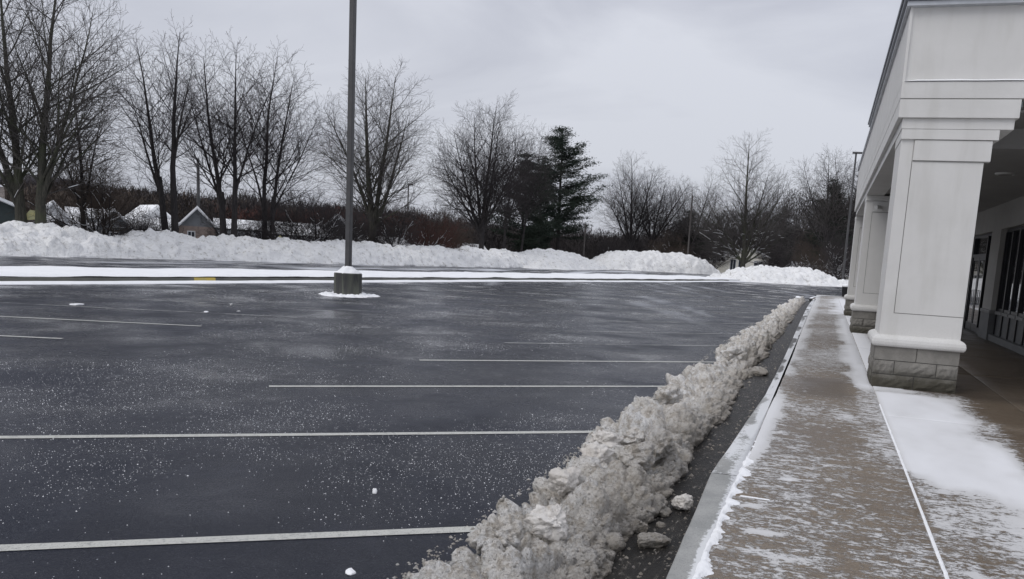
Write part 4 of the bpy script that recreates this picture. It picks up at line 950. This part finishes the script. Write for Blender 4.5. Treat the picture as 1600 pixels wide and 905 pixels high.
SM = [('small_tree', (-43.9, 40.8, Gt), 6.6, (20, 62), 31, 'snow-dusted crooked tree spreading over the snow bank left of the forked tree', 'bark', 'twig_brown', .55), ('small_tree', (-43.4, 43.3, Gt), 3.5, (25, 60), 32, 'knee-high round tree at the dip of the snow bank', 'bark', 'twig', .3), ('small_tree', (-43.7, 44.8, Gt), 3.6, (25, 60), 33, 'twin of the little round tree, against the forked trunks', 'bark', 'twig', .3),
      ('small_tree', (-42.5, 51.8, Gt), 4.4, (20, 60), 34, 'low snowy tree between the paired trunks and the fanning tree', 'bark', 'twig', .4), ('small_tree', (-40.6, 54.4, Gt), 5.6, (20, 58), 35, 'dense low tree in front of the pale house', 'bark', 'twig', .35), ('small_tree', (-39.9, 57.4, Gt), 6.6, (18, 55), 36, 'rounded bare tree halfway to the lamp post', 'bark', 'twig', .4),
      ('small_tree', (-39.5, 61.0, Gt), 5.7, (20, 60), 37, 'snowy bush tree just left of the lamp post', 'bark', 'twig', .5), ('small_tree', (-39.6, 64.3, Gt), 5.3, (20, 60), 38, 'snowy bush tree just right of the lamp post', 'bark', 'twig', .5), ('small_tree', (-38.4, 67.4, Gt), 6.9, (18, 60), 39, 'wide snowy tree right of the pale mossy trunk', 'bark', 'twig', .5),
      ('small_tree', (-37.7, 72.9, Gt), 6.4, (22, 66), 40, 'reddish-brown spreading tree with snow on its limbs', 'bark', 'twig_red', .5), ('small_tree', (-38.0, 79.2, Gt), 5.9, (20, 60), 41, 'brown low tree left of the big vase-shaped tree', 'bark', 'twig_brown', .3), ('small_tree', (-32.6, 124.9, Gt), 5.2, (25, 65), 42, 'snowy low tree seen between the two left snow piles', 'bark', 'twig', .7),
      ('small_tree', (-24, 133.0, Gt), 6.8, (30, 70), 43, 'arching snow-lined tree behind the flat-topped pile', 'bark', 'twig_brown', .6), ('small_tree', (-18.3, 138.8, Gt), 6.6, (20, 60), 44, 'dark low tree at the left end of the beige wall', 'bark', 'twig', .4), ('small_tree', (-7.1, 117.8, Gt), 5.4, (25, 65), 45, 'snow-laced low tree right of the white cottage', 'bark', 'twig', .7),
      ('small_tree', (-1.7, 115.0, Gt), 6.9, (25, 62), 46, 'dark spreading tree with white-lined limbs behind the right snow pile', 'bark', 'twig_brown', .6), ('small_tree', (1.3, 108.5, Gt), 7.5, (8, 35), 47, 'upright snowy sapling around the thin dark lamp post', 'bark', 'twig', .7)]
for nme, loc, H, sp, sd_, lab, bk, tw, sn_ in SM:
    N = small_nodes(sd_, H, sp); place_tree(nme, N, loc, lab, 'small ornamental trees behind the snow banks', bk, tw, cut=.03, snow=(H * .75, sn_, .014), seed=sd_, cat='small tree')
# pines
def pine(loc, H, label, seed, z0=.28, spread=.28, top=.9, dens=1., narrow=1., snow=.0):
    R = random.Random(seed); rs_ = np.random.RandomState(seed); e = empty('pine_tree', loc); tag(e, label, 'pine tree')
    lean = R.uniform(-.02, .02); nodes = []; pid = 0; tips = []
    for i in range(9):
        t = i / 8; nodes.append((lean * t * H, 0, H * t * .97 - .3, 0, 0, 1, H * .017 * (1 - .9 * t) + .02, 0, 0))
    k = int(H * 4.6 * dens)
    for j in range(k):
        t = z0 + (1 - z0) * (j + R.random()) / k; pid += 1; az = R.uniform(0, 6.283)
        tt_ = (t - z0) / (1 - z0)
        prof = (1 - tt_) ** .8 * (.45 + .55 * min(1, tt_ * 3.5)) * (.45 + .85 * R.random())
        L = H * spread * prof * narrow + .25; dz = R.uniform(-.05, .35)
        x, y, z = lean * t * H, 0, t * H * .97; dx, dy = math.cos(az), math.sin(az); d = nrm(dx, dy, dz); m_ = max(3, int(L / .6))
        for q in range(m_ + 1):
            f = q / m_; nodes.append((x, y, z, *d, .012 * L * (1 - .8 * f) + .012, pid, 1))
            if f > .3 and (t < .93 or q == m_): tips.append((x, y, z, f))
            d = nrm(d[0] + R.gauss(0, .12), d[1] + R.gauss(0, .12), d[2] + .05 + R.gauss(0, .05)); x += d[0] * L / m_; y += d[1] * L / m_; z += d[2] * L / m_
    N = np.array(nodes); V, F = tubes(N, 6); mesh_np('trunk', V, F, 'bark', e)
    T = np.array(tips)[:, :3]; per = 60
    c = np.repeat(T, per, 0) + rs_.normal(0, 1, (len(T) * per, 3)) * [.44, .44, .11] * (H / 15) ** .6
    n = len(c); a = rs_.normal(0, 1, (n, 3)); a[:, 2] *= .5; a[:, 2] += .25; a /= np.linalg.norm(a, axis=1)[:, None]; b = np.cross(a, rs_.normal(0, 1, (n, 3))); b /= np.linalg.norm(b, axis=1)[:, None]
    ln = rs_.uniform(.2, .5, (n, 1)); V = np.stack([c - b * .05, c + b * .05, c + a * ln], 1).reshape(-1, 3)
    mesh_np('needles', V, np.arange(n * 3).reshape(-1, 3), 'needles', e)
    if snow:
        s = T[rs_.uniform(0, 1, len(T)) < snow]; n = len(s); th = rs_.uniform(0, 6.28, n); L = .38
        V = np.stack([s + np.stack([L * np.cos(th + q), L * np.sin(th + q), 0 * th + .12], 1) for q in (0, 2.1, 4.2)], 1).reshape(-1, 3)
        mesh_np('needle_snow', V, np.arange(n * 3).reshape(-1, 3), 'snow_clean', e)
    return e
pine((-38.6, 116.5, Gt), 20.8, 'tallest dark pine standing behind the left snow pile', 51, .22, .40, dens=1.3)
pine((-38.6, 101.1, Gt), 14.9, 'shorter fuller pine to the left of the tallest one', 52, .14, .34, dens=1.2)
pine((-39.4, 110, Gt), 14.4, 'middle pine filling the gap between the two tall pines', 53, .16, .32)
pine((-.6, 129, Gt), 15.6, 'snow-flecked dark conifer behind the right snow pile', 54, .12, .26, snow=.12)
pine((-8.5, 160, Gt), 13.5, 'round dark conifer behind the white cottage', 55, .10, .30, snow=.06)
pine((-25, 150, Gt), 11.5, 'bushy dark conifer between the grey pole and the cottage', 56, .06, .40)
pine((4.0, 138, Gt), 15.0, 'dark conifer next to the far pillars', 57, .08, .28, snow=.05)
# --------- distant woods: one mass of brush and treetops
def woods():
    Vs, Fs, off = [], [], 0
    var = []
    for s in range(5):
        t = Tree(200 + s); c = bigcfg(levels=4, n=[3, 10, 6, 0, 0], seg=[1.2, 1.2, .9, .8, .6], rmin=.02, rl=.02)
        for j in range(5):
            a = math.radians(t.R.uniform(4, 34)); z = t.R.uniform(0, 6.28); t.grow((0, 0, 1.0), nrm(math.sin(a) * math.cos(z), math.sin(a) * math.sin(z), math.cos(a)), t.R.uniform(6.5, 9.5), .13, 1, c)
        var.append(tubes(t.arrays(), 3))
    R = random.Random(9)
    path = [(-150, 60), (-134, 105), (-121, 119), (-112, 128), (-96, 140), (-84, 148), (-72, 155), (-48, 165), (-30, 168), (-12, 172), (8, 176), (30, 180)]
    hs = [1.25, 1.25, 1.3, 1.3, 1.35, 1.2, 1.0, .9, 1.0, 1.4, 1.5, 1.4]
    n = 105
    for k in range(n):
        f = (k + R.random()) / n * (len(path) - 1); i = min(int(f), len(path) - 2); f -= i
        x = path[i][0] + (path[i + 1][0] - path[i][0]) * f + R.uniform(-7, 7); y = path[i][1] + (path[i + 1][1] - path[i][1]) * f + R.uniform(-7, 7); h = hs[i] + (hs[i + 1] - hs[i]) * f
        V, F = var[k % 5]; sc_ = h * R.uniform(.7, 1.08); a = R.uniform(0, 6.28); ca, sa = math.cos(a), math.sin(a)
        W = np.stack([(V[:, 0] * ca - V[:, 1] * sa) * sc_ * 1.1 + x, (V[:, 0] * sa + V[:, 1] * ca) * sc_ * 1.1 + y, V[:, 2] * sc_ - .5], 1)
        Vs.append(W); Fs.append(F + off); off += len(W)
    o = mesh_np('distant_woods', np.concatenate(Vs), np.concatenate(Fs), 'brush'); o['kind'] = 'stuff'; tag(o, 'dark mass of distant bare woodland along the horizon', 'woods')
    # undergrowth: tangle of slivers
    rs_ = np.random.RandomState(3); n = 90000; f = rs_.uniform(0, len(path) - 1.001, n); i = f.astype(int); fr = f - i; pa = np.array(path, float); ha = np.array(hs)
    xy = pa[i] + (pa[i + 1] - pa[i]) * fr[:, None] + rs_.uniform(-6, 6, (n, 2)); h = (ha[i] + (ha[i + 1] - ha[i]) * fr)
    cap = h * (4.6 + 3.2 * fbm(np.stack([xy[:, 0] * .16, xy[:, 1] * .16, 0 * h], 1), 44, 4, .6)); z = cap * rs_.uniform(0, 1, n) ** .8 - .5
    th = rs_.uniform(0, 6.28, n); L = rs_.uniform(.5, 1.4, n); wd = rs_.uniform(.05, .22, n)
    c = np.stack([xy[:, 0], xy[:, 1], z], 1); a = np.stack([np.cos(th) * .45, np.sin(th) * .45, np.ones(n)], 1) * L[:, None]; b = np.stack([-np.sin(th), np.cos(th), 0 * th], 1) * wd[:, None]
    V = np.stack([c - b, c + b, c + a], 1).reshape(-1, 3)
    o = mesh_np('undergrowth', V, np.arange(n * 3).reshape(-1, 3), 'brush'); o['kind'] = 'stuff'; tag(o, 'tangled dark brush under the distant woodland', 'undergrowth')
woods()
# nearer brush behind the small trees
def brush(name, path, h0, n, width, seed, mat, label):
    rs_ = np.random.RandomState(seed); pa = np.array(path, float); f = rs_.uniform(0, len(path) - 1.001, n); i = f.astype(int); fr = f - i
    xy = pa[i, :2] + (pa[i + 1, :2] - pa[i, :2]) * fr[:, None] + rs_.uniform(-width, width, (n, 2)); h = pa[i, 2] + (pa[i + 1, 2] - pa[i, 2]) * fr
    cap = h * (.55 + .75 * fbm(np.stack([xy[:, 0] * .3, xy[:, 1] * .3, 0 * h], 1), seed, 4, .6)); z = cap * rs_.uniform(0, 1, n) ** .75 - .5
    th = rs_.uniform(0, 6.28, n); L = rs_.uniform(.3, 1.0, n); wd = rs_.uniform(.02, .07, n)
    c = np.stack([xy[:, 0], xy[:, 1], z], 1); a = np.stack([np.cos(th) * .6, np.sin(th) * .6, rs_.uniform(.2, 1, n)], 1) * L[:, None]; b = np.stack([-np.sin(th), np.cos(th), 0 * th], 1) * wd[:, None]
    V = np.stack([c - b, c + b, c + a], 1).reshape(-1, 3)
    o = mesh_np(name, V, np.arange(n * 3).reshape(-1, 3), mat); o['kind'] = 'stuff'; tag(o, label, 'brush')
brush('brush_thicket', [(-52, 88, 6), (-46, 98, 6), (-44, 116, 6.5), (-40, 132, 6.5), (-33, 145, 6.5)], 0, 34000, 3.5, 5, 'brush', 'dark thicket behind the pines and the left snow pile')
brush('brush_thicket', [(-30, 148, 8), (-22, 152, 10), (-12, 158, 12), (-4, 142, 13.5), (3, 136, 13), (10, 140, 12)], 0, 70000, 3.5, 6, 'brush', 'dark thicket behind the cottage and the right snow pile')
brush('brush_thicket', [(-62, 78, 5.5), (-58, 84, 5.5), (-52, 92, 5.5)], 0, 14000, 4, 8, 'twig_red', 'reddish thicket behind the centre of the snow bank')
brush('brush_thicket', [(-75, 70, 6), (-66, 82, 6), (-60, 92, 5.5)], 0, 16000, 4, 9, 'brush', 'grey thicket behind the lamp post')

brush('brush_thicket', [(-76, 40, 6), (-74, 60, 6), (-72, 76, 6), (-66, 92, 6)], 0, 24000, 4, 13, 'twig_brown', 'tall brown brush behind the houses on the left')
# ridge
def ridge(name, pts, depth, seed, label=None):
    pa = np.array(pts, float); us = np.linspace(0, len(pts) - 1, 420); ii = np.clip(us.astype(int), 0, len(pts) - 2); fr = us - ii
    base = pa[ii] + (pa[ii + 1] - pa[ii]) * fr[:, None]
    vs = np.linspace(0, 1, 14); U, Vv, F = grid(np.arange(420), vs); U = U.astype(int)
    b = base[U]; d = np.linalg.norm(b[:, :2], axis=1)[:, None]; dirn = b[:, :2] / d
    xy = b[:, :2] + dirn * (Vv[:, None] * depth)
    h = b[:, 2] * np.sin(Vv * np.pi / 2) ** .7 + (fbm(np.stack([xy[:, 0] * .05, xy[:, 1] * .05, 0 * Vv], 1), seed, 5, .7) - .5) * 7 * Vv + (fbm(np.stack([xy[:, 0] * .5, xy[:, 1] * .5, 0 * Vv], 1), seed + 1, 3) - .5) * 2.4 * Vv
    o = mesh_np(name, np.stack([xy[:, 0], xy[:, 1], h - .6], 1), F, 'ridge'); o['kind'] = 'structure'; return o
ridge('hill', [(-560, 120, 34), (-500, 250, 40), (-440, 395, 34), (-425, 415, 22), (-360, 480, 22), (-250, 560, 16), (-100, 600, 12), (60, 600, 10)], 120, 3)
ridge('wooded_rise', [(-230, 60, 9), (-190, 130, 9.5), (-150, 170, 11), (-110, 190, 10), (-60, 205, 5.2), (-10, 205, 7.), (60, 205, 8)], 40, 8)

#=========================================================== HOUSES
MT['siding_white'] = plain('white_siding', (.74, .75, .76), (.66, .67, .68), 2.)
MT['siding_grey'] = plain('grey_siding', (.20, .21, .22), (.16, .17, .18), 2.)
MT['siding_dark'] = plain('dark_green_siding', (.045, .06, .06))
MT['brick_pale'] = plain('pale_brick', (.30, .26, .235), (.22, .19, .175), 4.)
MT['window'] = plain('house_window', (.03, .035, .045), rough=.15)
MT['beige'] = plain('beige_wall', (.66, .64, .58), (.58, .56, .51), 3.)
MT['tan'] = plain('tan_panel', (.30, .235, .2))
def gable(name, loc, rz, w_, d_, h, rh, wall, label, snow=True, windows=(), chimney=None, porch=False, siding=True, gablemat=None):
    # gable end faces local -y; ridge runs along local y
    e = empty(name, loc, rz); tag(e, label, 'house')
    wl = MB(); wl.prism([(-w_ / 2, 0), (w_ / 2, 0), (w_ / 2, d_), (-w_ / 2, d_)], 0, h); W = wl.build('wall', wall, e)
    g = MB(); g.v = [(-w_ / 2, 0, h), (w_ / 2, 0, h), (0, 0, h + rh), (-w_ / 2, d_, h), (w_ / 2, d_, h), (0, d_, h + rh)]; g.f = [(0, 1, 2), (5, 4, 3), (0, 2, 5, 3), (1, 4, 5, 2)]; g.build('gable', gablemat or wall, e)
    ov = .35; k = rh / (w_ / 2)
    for s in (-1, 1):
        r = MB(); x1 = s * (w_ / 2 + ov); z1 = h - ov * k; th = .22 if snow else .1
        r.v = [(0, -ov, h + rh), (x1, -ov, z1), (x1, d_ + ov, z1), (0, d_ + ov, h + rh), (0, -ov, h + rh + th), (x1, -ov, z1 + th), (x1, d_ + ov, z1 + th), (0, d_ + ov, h + rh + th)]
        r.f = [(0, 1, 2, 3), (4, 7, 6, 5), (0, 4, 5, 1), (1, 5, 6, 2), (2, 6, 7, 3)]
        ro = r.build('roof', 'snow_clean' if snow else 'roof_dark', e)
        if s == 1: MB().tube([(0, -ov - .02, h + rh), (-(w_ / 2 + ov), -ov - .02, z1)], [.07, .07], 4).tube([(0, -ov - .02, h + rh), ((w_ / 2 + ov), -ov - .02, z1)], [.07, .07], 4).build('barge_board', 'siding_white', ro)
    for (x, z, ww, hh) in windows:
        f = MB().box(x - ww / 2 - .08, x + ww / 2 + .08, -.05, 0.02, z - .08, z + hh + .08).build('window', 'siding_white', e); MB().box(x - ww / 2, x - .03, -.07, 0, z, z + hh).box(x + .03, x + ww / 2, -.07, 0, z, z + hh).build('pane', 'window', f)
    if chimney: 
        cx, cy, ch = chimney; c = MB().box(cx - .3, cx + .3, cy - .3, cy + .3, h, h + rh + ch).build('chimney', 'brick_pale', e); MB().box(cx - .34, cx + .34, cy - .34, cy + .34, h + rh + ch, h + rh + ch + .2).build('chimney_snow', 'snow_clean', c)
    if porch:
        MB().box(-w_ / 2, w_ / 2, -2.0, -.06, h * .62, h * .62 + .15).build('porch_roof', 'siding_grey', e)
        for x in np.linspace(-w_ / 2 + .2, w_ / 2 - .2, 4): MB().box(x - .08, x + .08, -1.9, -1.75, 0, h * .62).build('post', 'siding_dark', e)
    return e
fz = math.radians(52)   # houses face the lot
gable('house', (-61.4, 45.6, -.5), fz, 6, 7, 3.1, 1.3, 'siding_dark', 'dark house with a thick snowy roof at the far left edge', chimney=(1.8, 1.2, .25))
gable('house', (-61.6, 52.6, -.5), fz, 2.6, 6, 2.35, 1.45, 'siding_white', 'narrow white gabled house beside the mossy tree', gablemat='siding_white')
# roof side wing with dormer of that house
wg = empty('house', (-60.2, 54.2, -.5), fz); tag(wg, 'white cottage wing with a snowy dormer right of the narrow gable', 'house')
MB().box(-1.1, 2.0, 0, 4, 0, 2.0).build('wall', 'siding_dark', wg); MB().poly([(-1.2, -.2, 2.0), (2.1, -.2, 2.0), (2.1, 2.4, 3.6), (-1.2, 2.4, 3.6)]).poly([(-1.2, -.2, 1.85), (2.1, -.2, 1.85), (2.1, -.2, 2.0), (-1.2, -.2, 2.0)]).build('roof', 'snow_clean', wg)
MB().box(-.3, 1.5, .3, 2, 2.3, 2.75).build('dormer', 'siding_grey', wg); MB().box(-.4, 1.6, .2, 2.1, 2.75, 2.95).build('dormer_roof', 'snow_clean', wg); MB().box(-1.1, 2.0, -.15, -.02, 1.75, 1.95).build('fascia_board', 'siding_grey', wg)
gable('shed', (-60.5, 50.2, -.5), fz, 1.6, 2, 2.3, .5, 'brick_pale', 'small shed with a snowy roof left of the white gable')
gable('shed', (-59.6, 50.9, -.5), fz + .5, 1.5, 2, 2.1, .35, 'siding_grey', 'second small shed right next to the white gable')
# long low houses: ridge parallel to the lot
def long_house(loc, rz, L, d_, h, rh, wall, label, wins=(), step=None):
    e = empty('house', loc, rz); tag(e, label, 'house'); MB().box(-L / 2, L / 2, 0, d_, 0, h).build('wall', wall, e)
    r = MB(); r.v = [(-L / 2 - .3, -.4, h - .05), (L / 2 + .3, -.4, h - .05), (L / 2 + .3, d_ / 2, h + rh), (-L / 2 - .3, d_ / 2, h + rh), (-L / 2 - .3, d_ + .4, h - .05), (L / 2 + .3, d_ + .4, h - .05)]
    r.f = [(0, 1, 2, 3), (3, 2, 5, 4), (0, 3, 4), (1, 5, 2)]; ro = r.build('roof', 'snow_clean', e)
    MB().box(-L / 2 - .3, L / 2 + .3, -.44, -.40, h - .17, h - .02).build('eave', 'siding_dark', ro)
    for x in wins:
        f = MB().box(x - .65, x + .65, -.05, .02, h * .42, h * .82).build('window', 'siding_white', e); MB().box(x - .55, x - .03, -.07, 0, h * .46, h * .78).box(x + .03, x + .55, -.07, 0, h * .46, h * .78).build('pane', 'window', f)
    return e
long_house((-57.2, 57.2, -.5), math.radians(40), 4.6, 6, 2.1, 1.0, 'siding_dark', 'long low dark house with a broad snowy roof left of the forked trunks', (-2, 1))
gable('house', (-54.0, 60.4, -.5), math.radians(42), 3.0, 6, 2.6, 1.6, 'tan', 'grey-gabled house with tan boards below right of the forked trunks', gablemat='siding_grey', windows=((-.5, .9, .5, 1.2),))
long_house((-51.0, 63.0, -.5), math.radians(42), 4.6, 6, 2.6, .9, 'siding_white', 'white house with a snowy roof behind the paired trunks', (-1, 1.4))
long_house((-51.5, 72.5, -.5), math.radians(44), 5.4, 7, 2.4, 1.3, 'siding_white', 'long pale house with a snowy roof seen left of the lamp post', (-4, -1.5, 1.5, 4))
long_house((-50.0, 84, -.5), math.radians(46), 8, 7, 1.9, 1.0, 'beige', 'pale low building glimpsed behind the snowy trees right of the lamp post', (-2, 2))
long_house((-43.5, 96.0, -.5), math.radians(40), 4, 4, 1.9, .8, 'siding_grey', 'small grey shed between the vase-shaped tree and the pines', (0,))
gable('house', (-58.6, 55.8, -.5), math.radians(48), 2.4, 5, 2.3, 1.2, 'siding_grey', 'small grey gabled house between the snowy crooked tree and the forked trunks', windows=((0, .9, .6, 1.0),))
gable('house', (-60.5, 62.5, -.5), math.radians(60), 3.6, 5, 2.7, 1.5, 'siding_white', 'white gabled house set back behind the forked trunks', windows=((-.8, 1, .6, 1.1), (.8, 1, .6, 1.1)))
gable('house', (-50.2, 76.5, -.5), math.radians(30), 3.6, 6, 3.0, 1.7, 'siding_grey', 'tall grey gabled house rising just left of the lamp post', windows=((-.8, 1.4, .6, 1.1), (.8, 1.4, .6, 1.1)))
# cottage at the end
ct = gable('cottage', (-13.6, 146.5, -.5), math.radians(4), 7.6, 6, 3.5, 1.8, 'beige', 'small cream cottage with a snowy roof and dark windows at the end of the lot', windows=((-2.3, .7, .9, 2.2), (-.9, .9, .9, 1.8), (2.0, 1.3, 1.4, 1.5)))
wa = empty('garden_wall', (-20.3, 148, -.5)); tag(wa, 'low beige wall running left from the cream cottage', 'wall'); MB().box(-2.8, 3.3, 0, .3, 0, 2.35).build('wall_body', 'beige', wa); MB().box(-2.85, 3.3, -.05, .35, 2.352, 2.5).build('snow_top', 'snow_clean', wa)
long_house((0.5, 150, -.5), 0, 13, 5, 2.2, 1.0, 'beige', 'low pale building hidden behind the dark trees on the right', (-4, 0, 4))
# snow covered parked car
car = empty('parked_car', (-35.9, 119.8, -.45), math.radians(20)); tag(car, 'snow-covered parked car between the two left snow piles', 'car')
MB().prism([(-2.1, -.85), (2.1, -.85), (2.1, .85), (-2.1, .85)], .3, .95).build('body', 'siding_grey', car, .12)
c = MB(); c.v = [(-1.4, -.78, .95), (1.2, -.78, .95), (1.2, .78, .95), (-1.4, .78, .95), (-.9, -.65, 1.45), (.6, -.65, 1.45), (.6, .65, 1.45), (-.9, .65, 1.45)]; c.f = [(0, 1, 5, 4), (1, 2, 6, 5), (2, 3, 7, 6), (3, 0, 4, 7), (4, 5, 6, 7)]; c.build('windows', 'window', car)
MB().box(-.95, .65, -.68, .68, 1.45, 1.62).box(1.2, 2.1, -.85, .85, .95, 1.08).build('snow_cover', 'snow_clean', car, .06)
for x in (-1.3, 1.3):
    for y in (-.86, .86): MB().tube([(x, y - .1, .32), (x, y + .1, .32)], [.32, .32], 16).build('wheel', 'bronze', car)
# two yellow things peeping over the bank
MT['yellow_snow'] = plain('faded_yellow', (.62, .58, .28), (.5, .5, .3))
ys_ = empty('yellow_sign', (-44.7, 36.9, -.4), math.radians(52)); tag(ys_, 'faded yellow arrow-shaped board behind the bank beside the mossy tree', 'sign')
MB().box(-.04, .04, 0, .08, 0, 2.0).build('post', 'pole', ys_); p5 = MB(); pts = [(-.42, 2.18), (-.3, 2.12), (.22, 2.2), (.46, 2.42), (.22, 2.66), (-.18, 2.72), (-.36, 2.5)]
p5.v = [(x, -.05, z) for x, z in pts] + [(x, -.01, z) for x, z in pts]; k = len(pts); p5.f = [tuple(range(k)), tuple(range(k, 2 * k))[::-1]] + [(i, k + i, k + (i + 1) % k, (i + 1) % k) for i in range(k)]; p5.build('board', 'yellow_snow', ys_)
hy = empty('fire_hydrant', (-40.2, 53.6, -.4)); tag(hy, 'yellow hydrant top showing just over the snow bank', 'hydrant')
MB().tube([(0, 0, 0), (0, 0, 1.7), (0, 0, 1.75), (0, 0, 1.95), (0, 0, 2.1)], [.14, .14, .2, .19, .05], 14).build('body', 'yellow_snow', hy); MB().tube([(-.3, 0, 1.6), (.3, 0, 1.6)], [.08, .08], 10).build('nozzle', 'yellow_snow', hy)
